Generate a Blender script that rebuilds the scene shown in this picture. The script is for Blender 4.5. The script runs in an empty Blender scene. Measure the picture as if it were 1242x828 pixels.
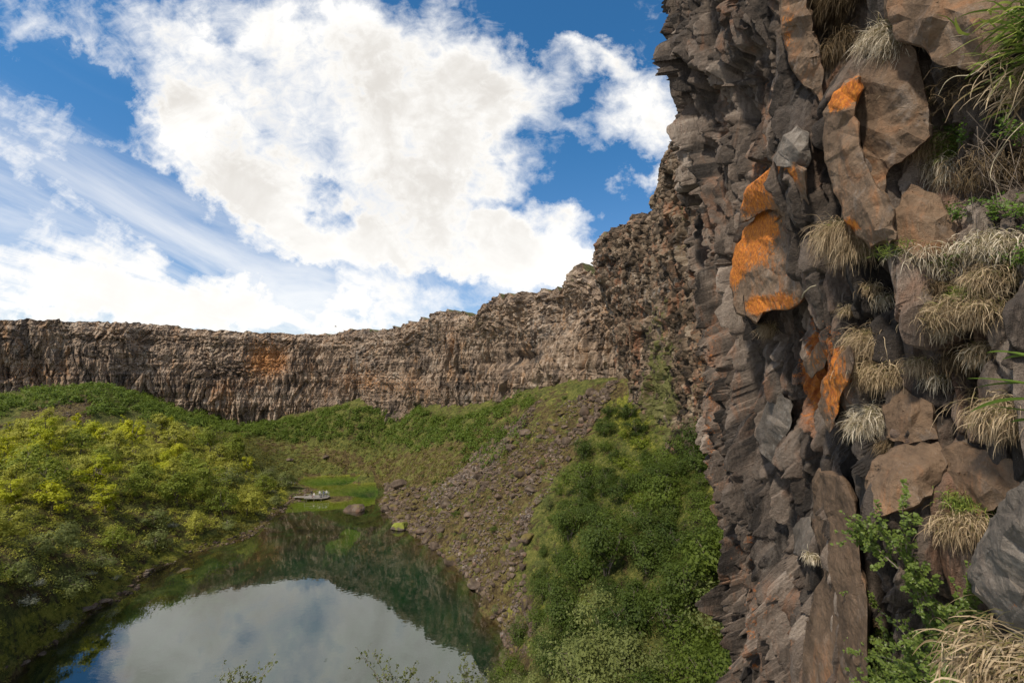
import bpy, bmesh, math, random
import numpy as np
from mathutils import Vector, Matrix
from mathutils.bvhtree import BVHTree

C = bpy.context.scene.collection
SC = bpy.context.scene
R = random.Random(7)
RNG = np.random.default_rng(11)

# ------------------------------------------------------------------ camera model
# The photograph is 1242 x 828; the camera stands 34 m above the pond (z = 0), looking along +Y.
F, CX, CY, CAMZ = 552.0, 621.0, 414.0, 34.0
PITCH = math.atan(41.0 / F)
CPT, SPT = math.cos(PITCH), math.sin(PITCH)

def ray(px, py):
    a, b = (px - CX) / F, (CY - py) / F
    return Vector((a, CPT - b * SPT, SPT + b * CPT))

def at(px, py, Y):
    d = ray(px, py); t = Y / d.y
    return Vector((d.x * t, Y, CAMZ + d.z * t))

def on_z(px, py, z=0.0):
    d = ray(px, py); t = (z - CAMZ) / d.z
    return Vector((d.x * t, d.y * t, z))

def project(P):
    """world points (N,3) -> reference pixels"""
    P = np.atleast_2d(np.asarray(P, float)); q = P - np.array([0, 0, CAMZ])
    dep = q[:, 1] * CPT + q[:, 2] * SPT
    up = -q[:, 1] * SPT + q[:, 2] * CPT
    dep = np.where(dep < 0.01, 0.01, dep)
    return CX + F * q[:, 0] / dep, CY - F * up / dep

def in_poly(px, py, poly):
    px = np.asarray(px); py = np.asarray(py); ins = np.zeros(px.shape, bool)
    n = len(poly)
    for i in range(n):
        x0, y0 = poly[i]; x1, y1 = poly[(i + 1) % n]
        if y0 == y1: continue
        c = ((y0 > py) != (y1 > py)) & (px < (x1 - x0) * (py - y0) / (y1 - y0) + x0)
        ins ^= c
    return ins

# ------------------------------------------------------------------ noise (numpy)
M32 = 0xffffffff
def _h(ix, iy, iz, seed):
    n = (ix.astype(np.int64) * 374761393 + iy.astype(np.int64) * 668265263 + iz.astype(np.int64) * 1274126177 + seed * 362437) & M32
    n = ((n ^ (n >> 13)) * 1274126177) & M32
    n = ((n ^ (n >> 16)) * 2246822519) & M32
    return n ^ (n >> 15)

def _r(ix, iy, iz, seed):
    return _h(ix, iy, iz, seed) / 4294967296.0

G = np.array([[1,1,0],[-1,1,0],[1,-1,0],[-1,-1,0],[1,0,1],[-1,0,1],[1,0,-1],[-1,0,-1],[0,1,1],[0,-1,1],[0,1,-1],[0,-1,-1]], float)
def perlin(x, y, z, seed=0):
    x, y, z = np.broadcast_arrays(np.asarray(x, float), np.asarray(y, float), np.asarray(z, float))
    ix, iy, iz = np.floor(x), np.floor(y), np.floor(z)
    fx, fy, fz = x - ix, y - iy, z - iz
    w = lambda t: t * t * t * (t * (t * 6 - 15) + 10)
    u, v, q = w(fx), w(fy), w(fz)
    out = 0
    for dx in (0, 1):
        for dy in (0, 1):
            for dz in (0, 1):
                g = G[_h(ix + dx, iy + dy, iz + dz, seed) % 12]
                d = g[..., 0] * (fx - dx) + g[..., 1] * (fy - dy) + g[..., 2] * (fz - dz)
                out = out + d * (u if dx else 1 - u) * (v if dy else 1 - v) * (q if dz else 1 - q)
    return out

def fbm(x, y, z, seed=0, oct=4, gain=0.5, lac=2.03):
    a, s = 1.0, 0
    for i in range(oct):
        s = s + a * perlin(x, y, z, seed + 17 * i); a *= gain
        x, y, z = x * lac, y * lac, z * lac
    return s

def ridged(x, y, z, seed=0, oct=4):
    a, s = 1.0, 0
    for i in range(oct):
        s = s + a * (1 - 2 * np.abs(perlin(x, y, z, seed + 13 * i))); a *= 0.5
        x, y, z = x * 2.07, y * 2.07, z * 2.07
    return s / 1.9

def worley2c(u, v, seed):
    """2-D cells: for the nearest and the second nearest cell: distance, cell index, offset from its centre"""
    iu, iv = np.floor(u), np.floor(v); z0 = np.zeros(1)
    F1 = np.full(u.shape, 9.0); F2 = F1.copy(); A1 = [u * 0 for _ in range(4)]; A2 = [u * 0 for _ in range(4)]
    for a in (-1, 0, 1):
        for b in (-1, 0, 1):
            i, j = iu + a, iv + b
            h_ = _h(i, j, z0, seed); du = u - i - 0.1 - 0.8 * ((h_ & 0xffff) / 65536.0); dv = v - j - 0.1 - 0.8 * ((h_ >> 16) / 65536.0)
            d = np.hypot(du, dv); new = (i, j, du, dv)
            n1 = d < F1; n2 = (~n1) & (d < F2)
            for k in range(4):
                A2[k] = np.where(n1, A1[k], np.where(n2, new[k], A2[k])); A1[k] = np.where(n1, new[k], A1[k])
            F2 = np.where(n1, F1, np.where(n2, d, F2)); F1 = np.where(n1, d, F1)
    return F1, F2, A1, A2

def sstep(a, b, x):
    t = np.clip((x - a) / (b - a), 0, 1); return t * t * (3 - 2 * t)

def chunks(u, v, su, sv, seed, tilt, crack=0.0, cw=0.12, tv=1.1, bev=0.10):
    """faceted broken rock: every cell is a tilted facet at its own height, with worn edges between cells"""
    f1, f2, A1, A2 = worley2c(u / su, v / sv, seed); hs = []; z0 = np.zeros(1)
    for A in (A1, A2):
        h_ = _h(A[0], A[1], z0, seed + 2); r1, r2, r3 = (h_ & 1023) / 1023.0, ((h_ >> 10) & 1023) / 1023.0, ((h_ >> 20) & 1023) / 1023.0
        hs.append((r1 * 2 - 1) * 0.62 + (r2 * 2 - 1) * tilt * 1.5 * A[2] + (r3 * 2 - 1) * tilt * tv * A[3])
        if A is A1: ident = (r2 * 7.3 + r1 * 3.1) % 1.0
    t_ = 0.5 + 0.5 * sstep(0, bev * 2, f2 - f1)
    h = hs[0] * t_ + hs[1] * (1 - t_) - 0.10 * f1
    if crack: h = h - crack * (1 - sstep(0, cw, f2 - f1))
    return h, ident

# ------------------------------------------------------------------ mesh helpers
def mesh_np(name, V, Fc, mat=None, smooth=False, attrs=None):
    """vertices (N,3) and faces (M,k) or a list of such arrays -> mesh"""
    me = bpy.data.meshes.new(name)
    Fs = Fc if isinstance(Fc, list) else [Fc]
    V = np.ascontiguousarray(V, dtype=np.float32)
    me.vertices.add(len(V)); me.vertices.foreach_set('co', V.ravel())
    tot = sum(f.size for f in Fs); npoly = sum(len(f) for f in Fs)
    me.loops.add(tot); me.polygons.add(npoly)
    li = np.concatenate([f.ravel() for f in Fs]).astype(np.int32)
    lt = np.concatenate([np.full(len(f), f.shape[1]) for f in Fs])
    ls = np.concatenate([[0], np.cumsum(lt)[:-1]])
    me.loops.foreach_set('vertex_index', li)
    me.polygons.foreach_set('loop_start', ls.astype(np.int32))
    me.polygons.foreach_set('loop_total', lt.astype(np.int32))
    me.polygons.foreach_set('use_smooth', np.full(npoly, smooth))
    for k, a in (attrs or {}).items():
        t = me.attributes.new(k, 'FLOAT', 'POINT'); t.data.foreach_set('value', np.ascontiguousarray(a, dtype=np.float32).ravel())
    for m in ([] if mat is None else mat if isinstance(mat, list) else [mat]): me.materials.append(m)
    me.update(calc_edges=True)
    return me

def grid_faces(nu, nv):
    i = np.arange(nu * nv).reshape(nu, nv)
    return np.stack([i[:-1, :-1], i[1:, :-1], i[1:, 1:], i[:-1, 1:]], -1).reshape(-1, 4)

def link(name, me, parent=None, loc=None):
    o = bpy.data.objects.new(name, me); C.objects.link(o)
    if parent: o.parent = parent
    if loc is not None: o.location = loc
    return o

def tag(o, label=None, cat=None, group=None, kind=None):
    if label: o['label'] = label
    if cat: o['category'] = cat
    if group: o['group'] = group
    if kind: o['kind'] = kind
    return o

def tube(path, radii, k=6):
    """one tapered tube along a list of points -> (V, quads)"""
    P = np.asarray(path, float); n = len(P)
    T = np.gradient(P, axis=0); T /= np.linalg.norm(T, axis=1)[:, None] + 1e-9
    ref = np.array([0.31, 0.17, 0.93]); V = []
    for i in range(n):
        a = np.cross(T[i], ref); a /= np.linalg.norm(a) + 1e-9; b = np.cross(T[i], a)
        for j in range(k):
            w = 2 * math.pi * j / k; V.append(P[i] + radii[i] * (math.cos(w) * a + math.sin(w) * b))
    Q = [[i * k + j, i * k + (j + 1) % k, (i + 1) * k + (j + 1) % k, (i + 1) * k + j] for i in range(n - 1) for j in range(k)]
    return np.array(V), np.array(Q)

class Acc:
    """collects vertices, quads and per-vertex attributes into one mesh"""
    def __init__(s): s.V = []; s.Q = []; s.n = 0; s.A = {}
    def add(s, V, Q, **a):
        s.V.append(V); s.Q.append(np.asarray(Q) + s.n); s.n += len(V)
        for k, x in a.items(): s.A.setdefault(k, []).append(np.broadcast_to(np.asarray(x, float), (len(V),)))
    def mesh(s, name, mat, smooth=False):
        return mesh_np(name, np.concatenate(s.V), np.concatenate(s.Q), mat, smooth, {k: np.concatenate(x) for k, x in s.A.items()})

def unit(a):
    return a / (np.linalg.norm(a, axis=-1, keepdims=True) + 1e-9)

def leaf_quads(Cn, Nr, size, rng, aspect=0.6):
    """one small pointed leaf (a rhombus) per centre"""
    n = len(Cn); N = unit(Nr)
    a = unit(np.cross(N, rng.normal(size=(n, 3)))); b = np.cross(N, a)
    s = (size * (0.45 + 1.2 * rng.random(n) ** 1.7))[:, None]
    V = np.stack([Cn - a * s * 0.5, Cn + b * s * 0.5 * aspect + N * s * 0.08, Cn + a * s * 0.5, Cn - b * s * 0.5 * aspect + N * s * 0.08], 1).reshape(-1, 3)
    return V, np.arange(n * 4).reshape(n, 4)

# ------------------------------------------------------------------ node helpers
class NT:
    def __init__(s, tree): s.t = tree; s.t.nodes.clear()
    def n(s, typ, **kw):
        nd = s.t.nodes.new('ShaderNode' + typ)
        for k, v in kw.items(): setattr(nd, k, v)
        return nd
    def l(s, a, b): s.t.links.new(a, b)
    def val(s, sock, v):
        if isinstance(v, bpy.types.NodeSocket): s.l(v, sock)
        elif isinstance(v, (tuple, list)) and len(v) == 3 and sock.type == 'RGBA': sock.default_value = (*v, 1)
        else: sock.default_value = v
    def math(s, op, a, b=None, c=None, clamp=False):
        nd = s.n('Math', operation=op, use_clamp=clamp)
        for i, x in enumerate((a, b, c)):
            if x is not None: s.val(nd.inputs[i], x)
        return nd.outputs[0]
    def vmath(s, op, a, b=None, scale=None):
        nd = s.n('VectorMath', operation=op); s.val(nd.inputs[0], a)
        if b is not None: s.val(nd.inputs[1], b)
        if scale is not None: s.val(nd.inputs[3], scale)
        return nd.outputs[0]
    def mix(s, f, a, b, blend='MIX'):
        nd = s.n('Mix', data_type='RGBA', blend_type=blend)
        s.val(nd.inputs[0], f); s.val(nd.inputs[6], a); s.val(nd.inputs[7], b)
        return nd.outputs[2]
    def ramp(s, f, stops, interp='LINEAR'):
        nd = s.n('ValToRGB'); e = nd.color_ramp.elements; nd.color_ramp.interpolation = interp
        while len(e) > len(stops): e.remove(e[-1])
        while len(e) < len(stops): e.new(1)
        for el, (p, c) in zip(e, stops):
            el.position = p; el.color = (*c, 1) if isinstance(c, (tuple, list)) else (c, c, c, 1)
        s.val(nd.inputs[0], f); return nd.outputs[0]
    def noise(s, vec, scale, detail=4, rough=0.55, dist=0.0, out=0):
        nd = s.n('TexNoise'); s.val(nd.inputs['Vector'], vec)
        nd.inputs['Scale'].default_value = scale; nd.inputs['Detail'].default_value = detail
        nd.inputs['Roughness'].default_value = rough; nd.inputs['Distortion'].default_value = dist
        return nd.outputs[out]
    def map(s, vec, loc=(0,0,0), rot=(0,0,0), scale=(1,1,1), typ='POINT'):
        nd = s.n('Mapping', vector_type=typ); s.val(nd.inputs[0], vec)
        nd.inputs[1].default_value = loc; nd.inputs[2].default_value = rot; nd.inputs[3].default_value = scale
        return nd.outputs[0]
    def rng(s, x, a, b, c=0.0, d=1.0, smooth=True):
        nd = s.n('MapRange', interpolation_type='SMOOTHSTEP' if smooth else 'LINEAR')
        s.val(nd.inputs[0], x)
        for i, q in enumerate((a, b, c, d)): nd.inputs[i + 1].default_value = q
        return nd.outputs[0]
    def attr(s, name):
        return s.n('Attribute', attribute_name=name).outputs['Fac']
    def bump(s, h, strength, dist, normal=None):
        nd = s.n('Bump'); s.val(nd.inputs['Height'], h); nd.inputs['Strength'].default_value = strength
        nd.inputs['Distance'].default_value = dist
        if normal is not None: s.l(normal, nd.inputs['Normal'])
        return nd.outputs[0]

def new_mat(name):
    m = bpy.data.materials.new(name); m.use_nodes = True
    t = NT(m.node_tree); out = t.n('OutputMaterial')
    return m, t, out

def principled(t, out, col, rough=0.9, normal=None, spec=0.3):
    b = t.n('BsdfPrincipled'); t.val(b.inputs['Base Color'], col); t.val(b.inputs['Roughness'], rough)
    b.inputs['Specular IOR Level'].default_value = spec
    if normal is not None: t.l(normal, b.inputs['Normal'])
    t.l(b.outputs[0], out.inputs[0]); return b

def simple_mat(name, col, rough=0.8, var=0.25, scale=8.0, metallic=0.0):
    m, t, out = new_mat(name)
    g = t.n('TexCoord').outputs['Object']
    n = t.noise(g, scale, 5)
    c = t.mix(t.rng(n, 0.3, 0.7), tuple(x * (1 - var) for x in col), tuple(min(1, x * (1 + var)) for x in col))
    b = principled(t, out, c, rough); b.inputs['Metallic'].default_value = metallic
    return m
# ------------------------------------------------------------------ camera, sun, sky
cam = bpy.data.cameras.new('camera'); cam_o = link('camera', cam)
cam.sensor_width = 36; cam.lens = 36 * F / 1242.0; cam.clip_start = 0.05; cam.clip_end = 3000
cam_o.location = (0, 0, CAMZ); cam_o.rotation_euler = (math.pi / 2 + PITCH, 0, 0)
SC.camera = cam_o

SUN_EL, SUN_AZ = math.radians(54), math.radians(224)     # azimuth clockwise from +Y: behind and to the left
sun = bpy.data.lights.new('sun', 'SUN'); sun.energy = SUN_E = 3.4; sun.angle = math.radians(4); sun.color = (1.0, 0.90, 0.75)
sun_o = link('sun', sun)
sdir = Vector((math.sin(SUN_AZ) * math.cos(SUN_EL), math.cos(SUN_AZ) * math.cos(SUN_EL), math.sin(SUN_EL)))
sun_o.rotation_euler = sdir.to_track_quat('Z', 'Y').to_euler(); sun_o.location = sdir * 200

SC.view_settings.view_transform = 'Standard'; SC.view_settings.look = 'None'
SC.view_settings.exposure = EXPOSURE = 0.45; SC.view_settings.gamma = 1.0
SC.cycles.max_bounces = 6; SC.cycles.diffuse_bounces = 3; SC.cycles.glossy_bounces = 3
SC.cycles.transmission_bounces = 4; SC.cycles.transparent_max_bounces = 8; SC.cycles.volume_bounces = 0
SC.cycles.use_denoising = True

w = bpy.data.worlds.new('World'); SC.world = w; w.use_nodes = True
t = NT(w.node_tree); wout = t.n('OutputWorld')
sky = t.n('TexSky', sky_type='NISHITA', sun_disc=False)
sky.sun_elevation = SUN_EL; sky.sun_rotation = SUN_AZ; sky.altitude = 300; sky.air_density = 1.0; sky.dust_density = 0.3; sky.ozone_density = 2.5
dirv = t.n('TexCoord').outputs['Generated']
sep = t.n('SeparateXYZ'); t.l(dirv, sep.inputs[0]); dx, dy, dz = sep.outputs
# world-fixed map of the sky in front (+Y), in units of 100 reference pixels around (621,455)
dyc = t.math('MAXIMUM', dy, 0.06)
su = t.math('MULTIPLY', t.math('DIVIDE', dx, dyc), 5.52)
sv = t.math('MULTIPLY', t.math('DIVIDE', dz, dyc), 5.52)
cmb = t.n('CombineXYZ'); t.l(su, cmb.inputs[0]); t.l(sv, cmb.inputs[1]); uv = cmb.outputs[0]
# cloud sheet: the direction laid on a flat layer overhead, so the noise shrinks towards the skyline
dzc = t.math('ADD', t.math('MAXIMUM', dz, 0.0), 0.16)
cm2 = t.n('CombineXYZ'); t.l(t.math('DIVIDE', dx, dzc), cm2.inputs[0]); t.l(t.math('DIVIDE', dy, dzc), cm2.inputs[1]); flat = cm2.outputs[0]

def P2(x, y): return ((x - 621) / 100.0, (455 - y) / 100.0, 0)
# x, y, rx, ry, angle(deg, clockwise in the picture), weight
BLOBS = [
    (330, 60, 260, 160, 25, 0.95), (470, 110, 230, 150, 20, 1.0), (250, 165, 190, 90, 15, 0.9), (540, 130, 170, 80, 25, 0.75),
    (560, 60, 110, 110, 60, 0.45), (360, 175, 210, 90, 10, 0.75), (500, 240, 190, 90, 35, 0.9), (470, 290, 230, 80, 15, 0.85),
    (600, 310, 160, 60, 10, 0.85), (580, 205, 110, 45, 30, 0.55), (300, 260, 170, 60, 15, 0.75), (640, 285, 130, 50, 20, 0.55),
    (70, 325, 330, 90, 14, 0.42), (40, 245, 200, 45, 25, 0.30), (200, 345, 420, 60, 3, 0.50), (330, 375, 420, 34, 0, 0.55), (60, 380, 400, 50, 0, 0.55),
    (60, 30, 240, 55, 30, 0.48), (20, 125, 170, 40, 38, 0.42), (30, 185, 200, 40, 30, 0.48), (160, 10, 160, 50, 25, 0.55), (220, 60, 90, 60, 30, 0.4),
    (800, 110, 85, 70, 20, 1.0), (745, 50, 55, 28, 0, 0.75), (800, 205, 80, 30, -10, 0.85), (690, 250, 62, 36, -8, 0.95),
    (715, 295, 75, 34, 10, 0.7), (690, 320, 100, 26, 5, 0.55), (660, 85, 100, 50, -25, 0.5), (700, 150, 70, 34, 20, 0.4),
    # blue gaps
    (435, 205, 60, 80, 70, -0.75), (375, 245, 80, 34, 20, -0.62), (560, 190, 45, 30, 45, -0.6), (190, 230, 150, 40, 24, -0.75),
    (100, 100, 130, 40, 35, -0.70), (560, 350, 90, 30, -5, -0.55), (610, 240, 50, 22, 25, -0.45), (330, 320, 150, 20, 5, -0.45),
    (640, 170, 60, 50, 20, -0.35), (730, 215, 80, 50, 20, -0.5), (735, 175, 60, 30, 20, -0.4), (660, 10, 110, 45, 0, -0.55), (300, 100, 70, 22, 35, -0.25), (210, 290, 90, 20, 25, -0.35),
    (285, 410, 60, 14, 5, -0.25), (60, 205, 90, 18, 28, -0.4), (20, 75, 80, 18, 35, -0.4),
]
wn = t.n('TexNoise'); t.l(uv, wn.inputs['Vector']); wn.inputs['Scale'].default_value = 1.3; wn.inputs['Detail'].default_value = 8; wn.inputs['Roughness'].default_value = 0.6
uvw = t.vmath('ADD', uv, t.vmath('SCALE', t.vmath('SUBTRACT', wn.outputs['Color'], (0.5, 0.5, 0.5)), scale=1.5))
flatz = t.vmath('MULTIPLY', uvw, (1, 1, 0))
acc = None
for (bx, by, rx, ry, ang, wt) in BLOBS:
    c = P2(bx, by)
    mp = t.map(flatz, loc=c, rot=(0, 0, math.radians(-ang)), scale=(rx / 100, ry / 100, 1), typ='TEXTURE')
    g = t.n('TexGradient', gradient_type='SPHERICAL'); t.l(mp, g.inputs[0])
    acc = t.math('MULTIPLY_ADD', g.outputs['Fac'], wt * 1.25, acc if acc is not None else 0.0)
front = t.rng(dy, 0.06, 0.35)
field = t.math('ADD', t.math('MULTIPLY', t.math('MINIMUM', acc, 1.1), front), t.math('MULTIPLY', t.math('SUBTRACT', 1.0, front), 0.5))
# turbulence: billows + streaks running away from the viewer
fl2 = t.map(flat, loc=(3.1, 1.7, 0.3), rot=(0, 0, math.radians(-4)), scale=(1.0, 0.28, 1))
n1 = t.noise(uv, 1.05, 10, 0.60, 0.5)
n2 = t.noise(fl2, 2.6, 9, 0.64, 0.7)
n3 = t.noise(t.map(uv, loc=(5, 2, 1), rot=(0, 0, 0.3), scale=(1, 1.3, 1)), 3.6, 9, 0.66, 0.6)
left = t.rng(dx, 0.10, -0.45)                                     # streaky on the left, billowing elsewhere
turb = t.math('MULTIPLY', t.math('SUBTRACT', n1, 0.5), 1.35)
turb = t.math('ADD', turb, t.math('MULTIPLY', t.math('SUBTRACT', n2, 0.5), t.math('MULTIPLY_ADD', left, 1.5, 0.45)))
turb = t.math('ADD', turb, t.math('MULTIPLY', t.math('SUBTRACT', n3, 0.5), 0.95))
dens = t.math('ADD', field, turb)
alpha = t.math('POWER', t.rng(dens, 0.06, 0.92, smooth=False), 1.1)
# cirrus veil low on the left
veil = t.math('MULTIPLY', t.rng(t.noise(fl2, 1.3, 8, 0.62, 1.0), 0.36, 0.72), t.rng(dz, 0.62, 0.12, 0.0, 0.80))
alpha = t.math('MAXIMUM', alpha, t.math('MULTIPLY', veil, t.rng(dx, 0.15, -0.40)))
# thick parts are greyer and creamier underneath, thin edges white
bill = t.noise(t.map(uv, loc=(9, 4, 2)), 0.62, 9, 0.58, 0.5)
shade = t.math('MULTIPLY', t.rng(bill, 0.34, 0.64), t.rng(dens, 0.55, 1.25))
shade = t.math('MULTIPLY', shade, t.rng(dz, 0.12, 0.42, 0.35, 1.0))
ccol = t.mix(shade, (1.0, 0.985, 0.955), (0.70, 0.67, 0.63))
CLOUD_GAIN = t.n('Value'); CLOUD_GAIN.outputs[0].default_value = 8.2
skyg = t.n('Value'); skyg.outputs[0].default_value = 1.0
skyc = t.vmath('SCALE', t.mix(1.0, sky.outputs[0], t.mix(t.rng(dz, 0.0, 0.55), (0.74, 0.80, 0.92), (0.33, 0.82, 1.06)), 'MULTIPLY'), scale=skyg.outputs[0])
cl = t.vmath('SCALE', ccol, scale=CLOUD_GAIN.outputs[0])
fin = t.mix(alpha, skyc, cl)
bg = t.n('Background'); t.l(fin, bg.inputs[0]); bg.inputs[1].default_value = 0.1
t.l(bg.outputs[0], wout.inputs[0])
w.cycles.sampling_method = 'MANUAL'; w.cycles.sample_map_resolution = 512
# ------------------------------------------------------------------ rock, ground, water, foliage materials
def rock_mat(name, stops, orange=(0.50, 0.140, 0.022), rust=(0.20, 0.085, 0.045), moss=(0.10, 0.105, 0.03), s=1.0, bump=0.25, rust_amt=0.5, stretch=0.3, pale=(0.34,0.31,0.28), pale_amt=0.5, bigw=0.25, cellw=0.62):
    """s: features per metre"""
    m, t, out = new_mat(name)
    g = t.n('TexCoord').outputs['Object']
    gs = t.map(g, scale=(1, 1, stretch))
    big = t.noise(g, 0.12 * s, 5, 0.6); mid = t.noise(gs, 1.1 * s, 6, 0.65, 0.4); fine = t.noise(g, 7.0 * s, 6, 0.7)
    cell = t.attr('cell')
    k = t.math('ADD', t.math('MULTIPLY_ADD', t.math('SUBTRACT', cell, 0.5), cellw, 0.31), t.math('ADD', t.math('MULTIPLY', mid, 0.5), t.math('MULTIPLY_ADD', t.math('SUBTRACT', big, 0.5), bigw, 0.09)))
    k = t.math('ADD', t.math('SUBTRACT', k, 0.19), t.math('MULTIPLY', t.math('SUBTRACT', fine, 0.5), 0.55))
    c = t.ramp(k, stops)
    # pale weathered faces
    pm = t.math('MULTIPLY', t.rng(t.noise(gs, 1.6 * s, 5, 0.7, 0.5), 0.52, 0.62), t.rng(t.noise(g, 0.05 * s, 3), 0.45, 0.62))
    c = t.mix(t.math('MULTIPLY', pm, pale_amt), c, pale)
    # iron stain
    rm = t.math('MULTIPLY', t.rng(t.noise(gs, 0.55 * s, 6, 0.68, 0.8), 0.5, 0.68), t.rng(t.math('ADD', cell, t.noise(g, 0.09 * s, 3)), 0.75, 1.15))
    c = t.mix(t.math('MULTIPLY', rm, rust_amt), c, t.mix(fine, rust, tuple(x * 1.5 for x in rust)))
    # moss
    mm = t.rng(t.math('ADD', t.attr('moss'), t.math('MULTIPLY', t.math('SUBTRACT', t.noise(g, 1.7 * s, 7, 0.72), 0.5), 1.6)), 0.42, 0.66)
    c = t.mix(t.math('MULTIPLY', mm, 0.85), c, t.mix(t.noise(g, 3.0 * s, 4), tuple(x * 0.6 for x in moss), tuple(x * 1.7 for x in moss)))
    # orange lichen, crusty and broken
    ln = t.noise(g, 2.6 * s, 9, 0.74, 0.5); sp = t.noise(g, 30.0 * s, 3, 0.6)
    lm = t.rng(t.math('ADD', t.attr('lich'), t.math('ADD', t.math('MULTIPLY', t.math('SUBTRACT', ln, 0.5), 2.6), t.math('MULTIPLY', t.math('SUBTRACT', sp, 0.5), 1.1))), 0.36, 0.72)
    oc = t.mix(t.rng(t.noise(g, 6.0 * s, 7, 0.75), 0.36, 0.64), (orange[0] * 0.62, orange[1] * 0.55, orange[2] * 0.9), (orange[0] * 1.2, orange[1] * 1.5, orange[2] * 1.4)); oc = t.mix(t.rng(t.noise(g, 17.0 * s, 5, 0.7), 0.58, 0.68, 0.0, 0.6), oc, c)
    c = t.mix(t.math('MULTIPLY', lm, 0.9), c, oc)
    # grit, pores, pale lichen spots
    vo = t.n('TexVoronoi'); t.l(g, vo.inputs['Vector']); vo.inputs['Scale'].default_value = 22 * s
    spots = t.math('MULTIPLY', t.rng(vo.outputs['Distance'], 0.22, 0.10), t.rng(t.noise(g, 2.2 * s, 4), 0.55, 0.7))
    c = t.mix(t.math('MULTIPLY', spots, 0.5), c, (0.42, 0.41, 0.38))
    h = t.math('ADD', t.math('MULTIPLY', mid, 1.0), t.math('ADD', t.math('MULTIPLY', fine, 0.35), t.math('MULTIPLY', t.noise(g, 34 * s, 4, 0.7), 0.16)))
    h = t.math('ADD', h, t.math('MULTIPLY', lm, 0.03))
    principled(t, out, c, 0.88, t.bump(h, 0.9, bump / s), 0.25)
    return m

M_FAR = rock_mat('rock_far', [(0.15, (0.042, 0.035, 0.031)), (0.37, (0.155, 0.115, 0.087)), (0.60, (0.325, 0.236, 0.166)), (0.90, (0.52, 0.425, 0.335))], orange=(0.48, 0.20, 0.065), s=0.6, bigw=0.55, bump=0.5, rust=(0.27, 0.145, 0.065), rust_amt=0.7, pale=(0.42, 0.37, 0.31), pale_amt=0.6, stretch=0.22)
M_MID = rock_mat('rock_mid', [(0.14, (0.032, 0.025, 0.020)), (0.38, (0.105, 0.076, 0.052)), (0.62, (0.205, 0.148, 0.100)), (0.88, (0.34, 0.27, 0.20))], s=0.9, cellw=0.85, bump=0.4, rust=(0.25, 0.10, 0.05), rust_amt=0.7)
M_NEAR = rock_mat('rock_near', [(0.14, (0.030, 0.025, 0.022)), (0.38, (0.090, 0.071, 0.058)), (0.62, (0.180, 0.140, 0.112)), (0.92, (0.34, 0.28, 0.23))], s=2.0, cellw=1.0, bump=0.36, rust=(0.26, 0.105, 0.042), rust_amt=0.5, pale=(0.24, 0.205, 0.175), pale_amt=0.3)
M_SLAB = rock_mat('rock_slab', [(0.12, (0.060, 0.040, 0.026)), (0.38, (0.150, 0.098, 0.062)), (0.62, (0.225, 0.152, 0.098)), (0.88, (0.33, 0.25, 0.18))], s=3.0, bump=0.20, rust=(0.30, 0.125, 0.045), rust_amt=0.6, stretch=0.8, pale_amt=0.2, orange=(0.60, 0.165, 0.016))
M_GREY = rock_mat('rock_grey', [(0.12, (0.042, 0.034, 0.027)), (0.38, (0.100, 0.083, 0.068)), (0.62, (0.175, 0.148, 0.122)), (0.85, (0.30, 0.265, 0.225))], s=4.0, bump=0.24, rust_amt=0.1, stretch=0.9, pale_amt=0.35, pale=(0.34, 0.31, 0.275))
M_BOULDER = rock_mat('talus_rock', [(0.15, (0.030, 0.022, 0.016)), (0.42, (0.080, 0.057, 0.040)), (0.68, (0.15, 0.110, 0.080)), (0.95, (0.36, 0.31, 0.27))], s=1.2, bump=0.12, rust_amt=0.4, moss=(0.105, 0.082, 0.020), pale_amt=0.45, pale=(0.38, 0.34, 0.31))

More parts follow.
